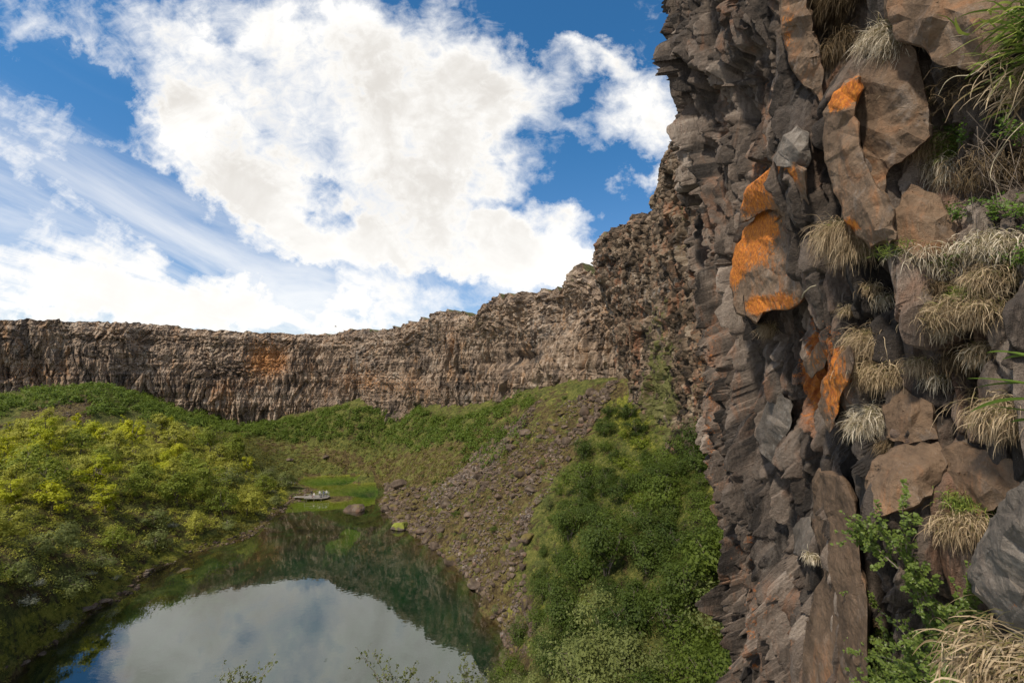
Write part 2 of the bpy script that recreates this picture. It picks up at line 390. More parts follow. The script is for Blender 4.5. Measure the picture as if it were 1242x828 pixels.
def ground_mat():
    m, t, out = new_mat('ground')
    g = t.n('TexCoord').outputs['Object']
    n1 = t.noise(g, 0.22, 6, 0.65, 0.5); n2 = t.noise(g, 1.6, 6, 0.7, 0.3); n3 = t.noise(g, 7.0, 4, 0.7)
    n4 = t.noise(g, 0.55, 5, 0.6, 0.6)
    mixn = t.math('ADD', t.math('MULTIPLY', t.math('SUBTRACT', n2, 0.5), 1.3), t.math('ADD', t.math('MULTIPLY', t.math('SUBTRACT', n3, 0.5), 0.9), t.math('MULTIPLY_ADD', t.math('SUBTRACT', n4, 0.5), 0.9, 0.5)))
    grass = t.ramp(mixn, [(0.2, (0.022, 0.030, 0.008)), (0.45, (0.062, 0.072, 0.017)), (0.62, (0.115, 0.115, 0.028)), (0.85, (0.17, 0.155, 0.05))])
    brown = t.ramp(mixn, [(0.2, (0.022, 0.015, 0.009)), (0.45, (0.075, 0.053, 0.023)), (0.65, (0.125, 0.098, 0.035)), (0.85, (0.20, 0.155, 0.085))])
    yel = t.ramp(mixn, [(0.2, (0.05, 0.06, 0.010)), (0.5, (0.125, 0.130, 0.018)), (0.8, (0.23, 0.21, 0.04))])
    veg = t.math('ADD', t.attr('veg'), t.math('ADD', t.math('MULTIPLY', t.math('SUBTRACT', n1, 0.5), 1.2), t.math('MULTIPLY', t.math('SUBTRACT', n4, 0.5), 2.2)))
    c = t.mix(t.rng(veg, 0.30, 0.70), brown, grass)
    ym = t.math('ADD', t.attr('yel'), t.math('ADD', t.math('MULTIPLY', t.math('SUBTRACT', n4, 0.5), 1.6), t.math('MULTIPLY', t.math('SUBTRACT', n2, 0.5), 1.2)))
    c = t.mix(t.rng(ym, 0.45, 0.80), c, yel)
    # the bed of the pond: silt, weed and algae
    bedn = t.noise(t.map(g, scale=(1, 0.6, 1)), 0.20, 6, 0.62, 0.8)
    bed = t.ramp(bedn, [(0.34, (0.022, 0.014, 0.006)), (0.46, (0.075, 0.046, 0.013)), (0.54, (0.050, 0.058, 0.014)), (0.66, (0.12, 0.115, 0.030))])
    alg = t.ramp(n2, [(0.3, (0.10, 0.12, 0.010)), (0.7, (0.21, 0.23, 0.02))])
    am = t.math('ADD', t.attr('algae'), t.math('MULTIPLY', t.math('SUBTRACT', bedn, 0.5), 1.6))
    bed = t.mix(t.rng(am, 0.42, 0.68), bed, alg)
    silt = t.mix(bedn, (0.012, 0.024, 0.014), (0.050, 0.070, 0.034))
    bed = t.mix(t.math('MULTIPLY', t.attr('deep'), 0.85), bed, silt)
    c = t.mix(t.attr('bed'), c, bed)
    h = t.math('ADD', t.math('MULTIPLY', n2, 1.0), t.math('MULTIPLY', n3, 0.45))
    principled(t, out, c, 0.95, t.bump(h, 0.9, 0.35), 0.15)
    return m
M_GROUND = ground_mat()

def water_mat():
    m, t, out = new_mat('pond_water')
    g = t.n('TexCoord').outputs['Object']
    rip = t.math('ADD', t.math('MULTIPLY', t.noise(t.map(g, scale=(1.0, 1.5, 1)), 1.3, 2, 0.45), 0.75), t.math('MULTIPLY', t.noise(g, 4.0, 1, 0.4), 0.12))
    patch = t.rng(t.noise(g, 0.09, 4, 0.6, 0.6), 0.38, 0.66, 0.35, 1.0)
    nrm = t.bump(t.math('MULTIPLY', rip, patch), 0.16, 0.03)
    fr = t.n('Fresnel'); fr.inputs['IOR'].default_value = WATER_IOR; t.l(nrm, fr.inputs['Normal'])
    gl = t.n('BsdfGlossy'); gl.inputs['Roughness'].default_value = 0.0; t.l(nrm, gl.inputs['Normal'])
    tr = t.n('BsdfTransparent')
    mx = t.n('MixShader'); t.l(t.math('MULTIPLY_ADD', fr.outputs[0], 0.72, 0.225), mx.inputs[0]); t.l(tr.outputs[0], mx.inputs[1]); t.l(gl.outputs[0], mx.inputs[2])
    t.l(mx.outputs[0], out.inputs[0])
    va = t.n('VolumeAbsorption'); va.inputs['Color'].default_value = (0.03, 0.80, 0.62, 1); va.inputs['Density'].default_value = 0.10
    t.l(va.outputs[0], out.inputs['Volume'])
    return m
WATER_IOR = 1.38
M_WATER = water_mat()

def leaf_mat(name, lo, hi, trans=0.35, back=None, rough=0.6, scale=1.2):
    """foliage: tone varies per leaf ('cell'), through the crown and from plant to plant"""
    m, t, out = new_mat(name)
    g = t.n('TexCoord').outputs['Object']; oi = t.n('ObjectInfo').outputs['Random']
    k = t.math('ADD', t.math('MULTIPLY', t.attr('cell'), 0.45), t.math('ADD', t.math('MULTIPLY', t.noise(g, scale, 3), 0.45), t.math('MULTIPLY', oi, 0.35)))
    c = t.mix(t.rng(k, 0.2, 1.0, smooth=False), lo, hi)
    d = t.n('BsdfPrincipled'); t.l(c, d.inputs['Base Color']); d.inputs['Roughness'].default_value = rough; d.inputs['Specular IOR Level'].default_value = 0.2
    tl = t.n('BsdfTranslucent'); t.l(t.mix(0.5, c, tuple(min(1, x * 1.8) for x in hi)), tl.inputs[0])
    mx = t.n('MixShader'); mx.inputs[0].default_value = trans; t.l(d.outputs[0], mx.inputs[1]); t.l(tl.outputs[0], mx.inputs[2])
    t.l(mx.outputs[0], out.inputs[0]); return m

L_OLIVE = leaf_mat('leaf_olive', (0.170, 0.178, 0.028), (0.43, 0.42, 0.068))
L_GREEN = leaf_mat('leaf_green', (0.085, 0.115, 0.014), (0.25, 0.285, 0.036))
L_BRIGHT = leaf_mat('leaf_yellow_green', (0.20, 0.24, 0.014), (0.46, 0.45, 0.025))
L_WILLOW = leaf_mat('leaf_willow', (0.085, 0.105, 0.030), (0.23, 0.255, 0.080))
L_DEEP = leaf_mat('leaf_deep', (0.026, 0.046, 0.009), (0.090, 0.125, 0.020))
L_SAGE = leaf_mat('leaf_sage', (0.14, 0.15, 0.11), (0.30, 0.31, 0.24))
L_SCRUB = leaf_mat('leaf_scrub', (0.040, 0.070, 0.010), (0.145, 0.195, 0.028), scale=0.25)
L_SHRUB = leaf_mat('leaf_shrub', (0.032, 0.054, 0.009), (0.115, 0.155, 0.021))
L_LIME = leaf_mat('leaf_lime', (0.070, 0.100, 0.010), (0.20, 0.235, 0.022))
L_HEATH = leaf_mat('leaf_heath', (0.075, 0.078, 0.014), (0.215, 0.190, 0.038), scale=0.2)
M_BARK = simple_mat('bark', (0.17, 0.14, 0.11), 0.9, 0.4)
# ------------------------------------------------------------------ cliffs in plan: (reference px, distance Y, top px y)
FAR = [(-330,118,372),(-200,132,380),(-90,143,384),(0,152,387),(60,160,385.5),(130,170,390),(180,177,391),(230,183,397),(310,191,402),(360,195,403.5),
       (385,196,404),(430,184,398),(455,178,398),(500,166,388),(530,158,377),(560,152,380),(580,148,379),(592,146,363),(620,138,356),(640,133,350),
       (668,126,345),(684,122,325),(700,119,321),(722,114,341),(745,110,346),(790,105,348),(850,102,350)]
def rim_point(px, Y, ty): return at(px, ty, Y)

# mid cliff: from the hidden corner round the prow and along the right-hand wall towards the viewer
MID = [(860,112,250),(800,112,270),(755,106,285),(733,100,287),(728,95,284),(742,90,274),(760,86,262),(782,81,250),(796,76,224),(802,72,196),(806,67,165),(830,62,120),(850,56,60),(874,49,0),(905,42,-60)]
# near cliff: nose, then the wall that passes to the right of the camera (x, y in metres)
NEAR = [(22.0,37.0),(18.0,33.0),(14.6,29.2),(12.3,25.6),(10.3,21.0),(8.0,15.8),(6.4,12.0),(5.35,9.2),(4.65,7.2),(4.3,5.9),(4.15,4.9),(4.1,4.0),(4.15,3.0),(4.25,1.8),(4.3,0.0),(4.4,-3.0),(4.8,-8.0)]

def spline(pts, n=4000):
    """dense Catmull-Rom through the points; returns samples and arc length"""
    P = np.asarray(pts, float); P = np.vstack([2 * P[0] - P[1], P, 2 * P[-1] - P[-2]]); m = len(P) - 3
    tt = np.linspace(0, m - 1e-6, n); i = tt.astype(int); f = (tt - i)[:, None]
    p0, p1, p2, p3 = P[i], P[i + 1], P[i + 2], P[i + 3]
    q = 0.5 * (2 * p1 + (p2 - p0) * f + (2 * p0 - 5 * p1 + 4 * p2 - p3) * f ** 2 + (3 * p1 - p0 - 3 * p2 + p3) * f ** 3)
    s = np.concatenate([[0], np.cumsum(np.linalg.norm(np.diff(q[:, :2], axis=0), axis=1))])
    return q, s, tt

# ------------------------------------------------------------------ terrain: thin-plate spline through control points
SHORE_L = [(-2,838),(38,800),(92,762),(124,736),(169,702),(238,669),(298,652),(318,640),(330,626),(348,612),(372,603)]
SHORE_LAG = [(362,583),(378,578.5),(412,577),(444,578),(456,586)]
SHORE_R = [(468,599),(462,612),(474,626),(492,640),(512,655),(545,680),(566,700),(586,728),(602,755),(610,790),(600,828),(560,870),(480,930)]
ctl = []
for q in SHORE_L + SHORE_LAG + SHORE_R: ctl.append(on_z(*q, 0.0))
for q, z in [((470,715),-4.5),((520,740),-3.5),((330,790),-5.0),((200,780),-3.2),((520,760),-4.5),((420,660),-1.6),((380,650),-1.3),((350,680),-2.2),((445,640),-1.2),((410,618),-0.45),((440,612),-0.5),((405,588),-0.35),((430,584),-0.35),
             ((400,603.5),0.12),((425,601.5),0.08),((560,725),-1.6),((580,770),-2.0),((500,690),-2.8),((300,690),-1.6),((200,720),-1.0)]: ctl.append(on_z(*q, z))
LAND = [  # px, py, Y  (points on the ground)
    (880,640,43),(870,560,58),(885,730,33),(885,820,27),(820,560,66),(760,460,93),(770,500,84),(700,500,95),(650,500,106),(600,550,108),(500,560,134),(450,562,150),(640,480,122),
    (760,600,62),(760,700,46),(750,820,33),(650,828,40),(650,740,55),(640,660,70),(600,620,86),(560,590,105),(690,560,84),(690,640,66),(600,700,69),
    (430,502,172),(560,507,142),(500,512,156),(300,517,184),(350,508,186),(400,530,168),(360,545,166),(320,560,150),(330,585,136),
    (200,496,168),(130,471,154),(60,474,146),(0,481,138),(-120,481,130),(-250,480,112),(230,512,158),(100,505,128),(0,512,116),(200,530,138),(290,545,146),
    (250,580,120),(150,560,108),(50,550,98),(-80,560,90),(250,630,98),(150,630,86),(60,650,72),(0,640,68),(-100,660,60),(60,720,62),(0,730,55),(120,700,72),(-60,760,50),(-150,720,50),(280,640,100),(310,610,116),(-250,620,70)]
for a in LAND: ctl.append(at(*a))
for x, y, z in [(0,4,23),(-3,15,19.5),(-8,12,20),(9,15,19.5),(8,5,25),(3,0,27),(0,-15,22),(8,-15,26),(-20,0,9),(-25,20,3.5),(-12,24,5),(-45,10,1.5),(-60,-20,4),(-75,20,3),(-100,10,9),(-130,40,16),(14,24,19),(18,34,21),(25,50,25),(30,70,29),(34,95,33),(30,108,33),
                (-170,90,25),(-230,100,28),(-20,190,24),(-60,215,24),(-130,215,26),(-190,180,28),(60,110,32),(40,50,28),(25,0,28),(25,20,28)]: ctl.append(Vector((x, y, z)))
ctl = np.array([tuple(v) for v in ctl]) * np.array([0.01, 0.01, 1])
def _U(r2): return np.where(r2 > 1e-12, r2 * np.log(r2 + 1e-12), 0) * 0.5
NCT = len(ctl)
_D = ((ctl[:, None, :2] - ctl[None, :, :2]) ** 2).sum(-1)
_A = np.zeros((NCT + 3, NCT + 3)); _A[:NCT, :NCT] = _U(_D) + np.eye(NCT) * 2e-5
_A[:NCT, NCT] = 1; _A[:NCT, NCT + 1:] = ctl[:, :2]; _A[NCT, :NCT] = 1; _A[NCT + 1:, :NCT] = ctl[:, :2].T
_W = np.linalg.solve(_A, np.concatenate([ctl[:, 2], np.zeros(3)]))
def base_h(x, y):
    x = np.asarray(x, float).ravel() * 0.01; y = np.asarray(y, float).ravel() * 0.01; o = np.empty(x.shape)
    for i in range(0, len(x), 20000):
        xs, ys = x[i:i + 20000], y[i:i + 20000]
        o[i:i + 20000] = _U((xs[:, None] - ctl[:, 0]) ** 2 + (ys[:, None] - ctl[:, 1]) ** 2) @ _W[:NCT] + _W[NCT] + _W[NCT + 1] * xs + _W[NCT + 2] * ys
    return o
def height(x, y):
    x = np.atleast_1d(np.asarray(x, float)); y = np.atleast_1d(np.asarray(y, float)); sh = x.shape
    x = x.ravel(); y = y.ravel()
    h = base_h(x, y)
    land = sstep(0.0, 2.5, h)
    h = h + land * (0.9 * fbm(x * 0.11, y * 0.11, 0, 3, 4) + 0.45 * fbm(x * 0.5, y * 0.5, 0, 5, 3)) + (1 - land) * 0.10 * fbm(x * 0.35, y * 0.35, 0, 8, 4)
    h = h + 0.18 * (1 - np.abs(np.clip(h, -1, 1))) * fbm(x * 0.45, y * 0.45, 0, 21, 4)      # ragged waterline
    # cut the ground back under the viewpoint so that the ledge is not buried
    return np.clip(h, -8, 37).reshape(sh)

# sheet on a polar grid about the valley, fine near the viewer
NA, NRD = 760, 560
aa = np.linspace(math.radians(-76), math.radians(62), NA); rr = 6.0 * (240 / 6.0) ** np.linspace(0, 1, NRD)
A_, R_ = np.meshgrid(aa, rr, indexing='ij')
gx = (R_ * np.sin(A_)).ravel(); gy = (R_ * np.cos(A_) - 2).ravel(); gz = height(gx, gy)
gpx, gpy = project(np.stack([gx, gy, gz], 1))
_j1 = fbm(gx * 0.10, gy * 0.10, 0, 31, 4); _j2 = fbm(gx * 0.10, gy * 0.10, 5, 33, 4); _j3 = fbm(gx * 0.6, gy * 0.6, 0, 37, 3)
_near = np.clip(60 / np.hypot(gx, gy), 0.45, 1.6)
def soft_poly(px, py, poly):
    """region given by its outline as seen in the photograph, with ragged, feathered edges"""
    o = 0
    for k in range(6):
        a = k * 1.047; e = (7 + 6 * (k % 2)) * _near
        o = o + in_poly(px + (_j1 * 24 + _j3 * 12) * _near + e * math.cos(a), py + (_j2 * 16 + _j3 * 8) * _near + e * 0.7 * math.sin(a), poly)
    return o / 6.0
def blend(base, poly, v):
    w_ = soft_poly(gpx, gpy, poly); return base * (1 - w_) + v * w_
veg = np.full(gx.shape, 0.75)
SCREE = [(470,560),(540,585),(600,540),(680,492),(752,455),(770,470),(735,500),(690,560),(645,620),(625,690),(640,770),(640,840),(590,840),(612,790),(590,730),(545,680),(490,640),(462,610),(450,575)]
veg = blend(veg, [(470,560),(540,585),(560,560),(600,540),(640,520),(680,492),(752,455),(770,470),(735,500),(690,560),(645,620),(625,690),(640,770),(640,840),(590,840),(612,790),(590,730),(545,680),(490,640),(462,610),(450,575)], 0.28)
veg = blend(veg, [(20,505),(100,478),(115,490),(105,508)], -0.9)
veg = blend(veg, [(300,545),(345,545),(420,570),(470,575),(440,555),(380,545),(330,535)], 0.25)
veg = blend(veg, [(430,570),(560,520),(640,480),(700,470),(640,530),(560,580),(480,585)], 0.42)
veg = blend(veg, [(-400,520),(60,515),(215,525),(330,575),(340,610),(240,650),(0,740),(-400,800)], 0.50)
veg = np.where(gz < 0.35, 0.1, veg)
yel = np.full(gx.shape, 0.0)
for poly_, v_ in (([(745,480),(778,475),(800,540),(830,580),(800,580),(765,545),(740,510)], 0.75), ([(690,640),(640,700),(650,780),(700,720),(730,640)], 0.45), ([(600,470),(740,470),(700,500),(640,560),(600,560),(520,590)], 0.32),
                  ([(0,828),(0,760),(120,690),(250,650),(300,640),(300,655),(150,706),(40,800)], 0.75), ([(800,545),(870,570),(900,700),(880,720),(850,640)], 0.4), ([(640,700),(610,740),(620,800),(660,790)], 0.4)): yel = blend(yel, poly_, v_)
bed = sstep(0.12, -0.08, gz)
alg = np.where(in_poly(gpx, gpy, [(360,590),(365,575),(450,575),(458,595),(455,612),(400,618),(345,622)]), 0.9, 0.12)
alg = np.where(in_poly(gpx, gpy, [(395,660),(420,640),(440,645),(420,672),(390,690)]), 0.7, alg)
terrain = link('terrain', mesh_np('terrain', np.stack([gx, gy, gz], 1), grid_faces(NA, NRD)[:, ::-1], M_GROUND, True, {'veg': veg, 'yel': yel, 'bed': bed, 'algae': alg, 'deep': sstep(-0.9, -2.6, gz)}))
tag(terrain, 'grassy and stony valley floor sloping down to the pond', kind='structure')

# water: a closed body whose top lies at z = 0
bm = bmesh.new(); bmesh.ops.create_cube(bm, size=1.0)
for v in bm.verts: v.co = Vector((-52 + v.co.x * 150, 90 + v.co.y * 190, -6 + v.co.z * 12))
me = bpy.data.meshes.new('water'); bm.to_mesh(me); bm.free(); me.materials.append(M_WATER)
water = tag(link('water', me), 'dark green pond mirroring the clouds', kind='structure')

# ------------------------------------------------------------------ far cliff
def resample(q, s, n):
    t_ = np.linspace(0, s[-1], n); return np.stack([np.interp(t_, s, q[:, k]) for k in range(q.shape[1])], 1), t_
def frame2(q):
    d = unit(np.gradient(q[:, :2], axis=0)); return d

def blob2(px, py, cx, cy, rx, ry):
    return np.exp(-(((px - cx) / rx) ** 2 + ((py - cy) / ry) ** 2))

pts = [(*rim_point(*a)[:2], rim_point(*a)[2]) for a in FAR]
q, s, _ = spline(pts); NU, NV = 1700, 250
q, s = resample(q, s, NU)
d = unit(np.gradient(np.stack([np.convolve(np.pad(q[:, k], 40, 'edge'), np.ones(81) / 81, 'valid') for k in (0, 1)], 1), axis=0))
nrm = np.stack([d[:, 1], -d[:, 0]], 1)                      # faces the valley
bz = base_h(q[:, 0], q[:, 1]) - 7
V = np.linspace(0, 1, NV)
S = np.repeat(s[:, None], NV, 1); Z = bz[:, None] + (q[:, 2] - bz)[:, None] * V[None, :]
rimd = q[:, 2][:, None] - Z
px0, py0 = project(np.stack([np.repeat(q[:, 0][:, None], NV, 1).ravel(), np.repeat(q[:, 1][:, None], NV, 1).ravel(), Z.ravel()], 1))
px0 = px0.reshape(Z.shape); py0 = py0.reshape(Z.shape)
wob = 3.0 * fbm(S * 0.08, Z * 0.08, 0, 41, 3)
h = 4.4 * fbm(S * 0.030, Z * 0.030, 0.5, 42, 3) + 3.2 * ridged(S * 0.055, Z * 0.015, 1.5, 43, 3) - 1.0
c1, id1 = chunks(S + wob, Z, 3.2, 11.0, 51, 1.4, 0.5, tv=0.5)
c2, id2 = chunks(S + wob * 0.5, Z + 0.5 * wob, 1.25, 5.0, 52, 1.4, 0.6, tv=0.5)
c3, id3 = chunks(S, Z, 0.55, 1.7, 53, 1.3, 0.4, tv=0.6)
strata = fbm(S * 0.018, Z * 0.42, 3.0, 54, 4, 0.6)
lower = sstep(-0.25, 0.25, fbm(S * 0.03, Z * 0.10, 7.0, 55, 3) + 0.35 - V[None, :] * 0.7)
upper = sstep(0.50, 0.80, V[None, :] + 0.45 * fbm(S * 0.03, Z * 0.06, 4.0, 155, 3)); c4, id4 = chunks(S + wob, Z + wob, 1.7, 1.5, 157, 1.3, 0.5); c5, id5 = chunks(S, Z, 0.7, 0.6, 158, 1.3, 0.4)
id2 = np.where(upper > 0.5, id4, id2); id3 = np.where(upper > 0.5, id5, id3)
h = h + (1.15 - 0.5 * upper) * c1 + (0.45 + 0.55 * lower) * (1 - upper) * c2 + (0.26 + 0.16 * (1 - lower)) * (1 - upper) * c3 + upper * (0.75 * c4 + 0.35 * c5) + 0.42 * strata
h = h - 3.5 * (1 - sstep(0, 3.5, rimd)) * 0.6 + 0.10 * rimd * 0.5 - 1.0            # rounded, broken rim; slightly battered face
h = h - 5.0 * blob2(px0, py0, 631, 434, 16, 10) - 2.2 * blob2(px0, py0, 600, 440, 22, 9) - 3.0 * blob2(px0, py0, 688, 385, 14, 30) + 2.4 * blob2(px0, py0, 690, 345, 16, 18)
h = h - 2.5 * blob2(px0, py0, 560, 505, 22, 12)
X = q[:, 0][:, None] + nrm[:, 0][:, None] * h; Y = q[:, 1][:, None] + nrm[:, 1][:, None] * h
ZZ = Z + sstep(6, 0, rimd) * (0.5 + 0.5 * sstep(300, 480, px0)) * (1.0 * chunks(S, Z * 0 + 3, 2.6, 1.0, 56, 1.0)[0] + 0.55 * chunks(S, Z * 0 + 7, 9.0, 1.0, 156, 0.8)[0] + 1.0 * fbm(S * 0.25, 0, 0, 57, 4))
moss = 0.06 + 0.32 * sstep(0.12, 0.5, fbm(S * 0.05, Z * 0.09, 2, 58, 4)) + 0.35 * sstep(0.35, 0.0, V)[None, :] * sstep(-.1, .4, fbm(S * 0.06, 0, 2, 59, 3))
lich = -0.10 + 1.0 * blob2(px0, py0, 325, 437, 30, 24) + 0.45 * blob2(px0, py0, 430, 460, 60, 25) + 0.5 * blob2(px0, py0, 270, 470, 34, 24) + 0.5 * blob2(px0, py0, 40, 455, 90, 24) + 0.35 * blob2(px0, py0, 130, 410, 160, 14) + 0.35 * blob2(px0, py0, 500, 470, 60, 20) + 0.45 * blob2(px0, py0, 545, 410, 20, 30)
cell = 0.5 * id2 + 0.4 * id3 + 0.20 * fbm(S * 0.02, Z * 0.22, 3.0, 54, 3) + 0.08 + 0.12 * sstep(0.6, 0.9, V)[None, :]
# plateau behind the rim
NB = 10; bd = np.array([0.6, 1.5, 3, 5, 8, 13, 20, 35, 60, 120.0])
hb = h[:, -1][:, None] - bd[None, :]
Xb = q[:, 0][:, None] + nrm[:, 0][:, None] * hb; Yb = q[:, 1][:, None] + nrm[:, 1][:, None] * hb
Zb = ZZ[:, -1][:, None] - 0.035 * bd[None, :] + 0.3 * fbm(Xb * 0.3, Yb * 0.3, 0, 60, 3)
ex = lambda a, v: np.concatenate([a, np.broadcast_to(v, (NU, NB))], 1)
Vt = np.stack([np.concatenate([X, Xb], 1), np.concatenate([Y, Yb], 1), np.concatenate([ZZ, Zb], 1)], -1).reshape(-1, 3)
far_cliff = link('far_cliff', mesh_np('far_cliff', Vt, grid_faces(NU, NV + NB), M_FAR, False, {'cell': ex(cell, 0.5).ravel(), 'moss': ex(moss, 0.7).ravel(), 'lich': ex(lich, -1).ravel()}))
tag(far_cliff, 'long curved basalt cliff closing the far end of the canyon', kind='structure')

# ------------------------------------------------------------------ mid cliff (the right-hand wall with the overhanging prow)
pts = [(*rim_point(*a)[:2], rim_point(*a)[2]) for a in MID]
q, s, _ = spline(pts); NU, NV = 620, 400
q, s = resample(q, s, NU)
d = unit(np.gradient(np.stack([np.convolve(np.pad(q[:, k], 8, 'edge'), np.ones(17) / 17, 'valid') for k in (0, 1)], 1), axis=0))
nrm = np.stack([d[:, 1], -d[:, 0]], 1)
bz = base_h(q[:, 0], q[:, 1]) - 8
V = np.linspace(0, 1, NV); S = np.repeat(s[:, None], NV, 1); Z = bz[:, None] + (q[:, 2] - bz)[:, None] * V[None, :]
rimd = q[:, 2][:, None] - Z
ovh = sstep(84, 93, q[:, 1])[:, None]; lean = -(rimd * (0.012 + 0.085 * ovh) + 1.2 * ovh * sstep(6, 26, rimd))                       # overhang: the foot stands back from the rim
wob = 2.0 * fbm(S * 0.1, Z * 0.1, 0, 61, 3)
h = 1.6 * fbm(S * 0.06, Z * 0.05, 0.5, 62, 3) + 1.1 * ridged(S * 0.13, Z * 0.035, 1.5, 63, 3)
c1, id1 = chunks(S + wob, Z, 2.6, 5.6, 64, 1.5, 0.5, tv=0.6)
c2, id2 = chunks(S + wob * 0.5, Z + 0.5 * wob, 1.0, 2.2, 65, 1.5, 0.5, tv=0.7)
c3, id3 = chunks(S, Z, 0.45, 0.75, 66, 1.3, 0.4)
h = h + 0.85 * c1 + 0.55 * c2 + 0.28 * c3 + 0.5 * fbm(S * 0.03, Z * 0.4, 3, 67, 3) + lean - 1.2 * (1 - sstep(0, 2.5, rimd))
X = q[:, 0][:, None] + nrm[:, 0][:, None] * h; Y = q[:, 1][:, None] + nrm[:, 1][:, None] * h
ZZ = Z + sstep(5, 0, rimd) * (0.7 * chunks(S, Z * 0 + 3, 1.7, 1.0, 68, 1.0)[0] + 0.5 * fbm(S * 0.3, 0, 0, 69, 4))
px0, py0 = project(np.stack([X.ravel(), Y.ravel(), ZZ.ravel()], 1)); px0 = px0.reshape(Z.shape); py0 = py0.reshape(Z.shape)
moss = -0.1 + 0.52 * blob2(px0, py0, 800, 420, 26, 80) + 0.52 * blob2(px0, py0, 800, 490, 55, 45) + 0.25 * blob2(px0, py0, 825, 260, 25, 40) + 0.3 * sstep(0.25, 0.05, V)[None, :] + 0.3 * c2
lich = -0.35 + 0.6 * blob2(px0, py0, 770, 330, 18, 60) * 0.6 + 0.7 * blob2(px0, py0, 850, 430, 14, 90) + 0.45 * blob2(px0, py0, 768, 400, 12, 50)
cell = 0.5 * id2 + 0.5 * id3
NB = 9; bd = np.array([0.5, 1.2, 2.5, 5, 8, 13, 20, 35, 60.0])
hb = h[:, -1][:, None] - bd[None, :]
Xb = q[:, 0][:, None] + nrm[:, 0][:, None] * hb; Yb = q[:, 1][:, None] + nrm[:, 1][:, None] * hb
Zb = ZZ[:, -1][:, None] - 0.05 * bd[None, :]
Vt = np.stack([np.concatenate([X, Xb], 1), np.concatenate([Y, Yb], 1), np.concatenate([ZZ, Zb], 1)], -1).reshape(-1, 3)
mid_cliff = link('mid_cliff', mesh_np('mid_cliff', Vt, grid_faces(NU, NV + NB), M_MID, False, {'cell': ex(cell, 0.5).ravel(), 'moss': ex(moss, 0.6).ravel(), 'lich': ex(lich, -1).ravel()}))
tag(mid_cliff, 'tall brown rubble cliff with an overhanging prow beside the far wall', kind='structure')

# ------------------------------------------------------------------ near cliff (dark overhanging wall right of the viewpoint)
q, s, _ = spline(NEAR, 9000)
dist = np.hypot(q[:, 0], q[:, 1]); dens = np.concatenate([[0], np.cumsum(np.diff(s) / np.maximum(dist[1:], 2.5))])
NU, NV = 1350, 1050
u_ = np.linspace(0, dens[-1], NU); q = np.stack([np.interp(u_, dens, q[:, k]) for k in (0, 1)], 1); s = np.interp(u_, dens, s)
dist = np.maximum(np.hypot(q[:, 0], q[:, 1]), 3.6)
d = unit(np.stack([np.gradient(q[:, 0], s), np.gradient(q[:, 1], s)], 1)); nrm = np.stack([d[:, 1], -d[:, 0]], 1)
vv = np.linspace(-1.25, 1.30, NV)
S = np.repeat(s[:, None], NV, 1); Z = CAMZ + dist[:, None] * vv[None, :]; DD = np.repeat(dist[:, None], NV, 1); dz = Z - CAMZ
lean_k = np.interp(dist, [3, 5, 8, 14, 26, 40], [0.10, 0.02, -0.01, -0.04, -0.13, -0.16])   # <0: foot stands back (overhang)
lean = np.where(dz < 0, -dz, -dz) * lean_k[:, None]
lean = lean + np.where(dz > 0, dz * np.interp(dist, [3, 6, 12, 26], [0.02, 0.03, 0.04, -0.03])[:, None], 0)
wob = 0.8 * fbm(S * 0.25, Z * 0.18, 0, 71, 3) + 0.16 * fbm(S * 1.6, Z * 1.1, 0, 70, 3)
bx, by = q[:, 0][:, None] + nrm[:, 0][:, None] * lean, q[:, 1][:, None] + nrm[:, 1][:, None] * lean
bpx, bpy_ = project(np.stack([bx.ravel(), by.ravel(), Z.ravel()], 1)); bpx = bpx.reshape(Z.shape); bpy_ = bpy_.reshape(Z.shape)
dent = 0
for (ex_, ey_, erx, ery, ed) in ((978,600,11,42,1.0),(958,500,9,26,.5),(984,470,8,30,.45),(1015,30,38,75,.8),(1215,205,32,34,.5),(1128,110,6,55,.3),(985,255,9,24,.7),(905,130,12,40,.5),(1080,690,50,60,.25),(1165,720,40,50,.35),(1030,215,8,50,.4)): dent = dent + ed * blob2(bpx, bpy_, ex_, ey_, erx, ery)
skew = S + 0.16 * dz                                                     # cracks lean a little
far_w = sstep(6, 20, DD)
h = 0.9 * far_w * fbm(S * 0.09, Z * 0.06, 0.5, 72, 3) + (0.25 + 0.5 * far_w) * ridged(S * 0.22, Z * 0.06, 1.5, 73, 3)
skew = S + 0.22 * dz + 0.25 * fbm(S * 0.3, Z * 0.5, 9, 80, 3)
c0, id0 = chunks(skew + wob, Z, 2.4, 8.5, 74, 1.6, 0.5, 0.08, tv=0.35)
c1, id1 = chunks(skew * 1.0 + wob * .6, Z + wob, 0.95, 3.4, 75, 1.8, 0.5, 0.10, tv=0.4)
c2, id2 = chunks(S + 0.10 * dz + wob * .3, Z + 0.5 * wob, 0.42, 1.9, 76, 1.8, 0.7, 0.16, tv=0.4, bev=0.06)
c3, id3 = chunks(S - 0.1 * dz + wob * .15, Z, 0.17, 0.62, 77, 1.8, 0.6, 0.18, tv=0.6, bev=0.06)
amp2 = 0.6 + 0.4 * sstep(-0.2, 0.3, fbm(S * 0.3, Z * 0.2, 4, 78, 3))
h = h - dent + (0.30 + 0.55 * far_w) * c0 + (0.28 + 0.25 * far_w) * c1 + (0.19 + 0.13 * far_w) * amp2 * c2 + (0.07 + 0.08 * far_w) * c3 + 0.035 * fbm(S * 4, Z * 2.2, 0, 79, 4) + lean - 0.20 * far_w
X = q[:, 0][:, None] + nrm[:, 0][:, None] * h; Y = q[:, 1][:, None] + nrm[:, 1][:, None] * h
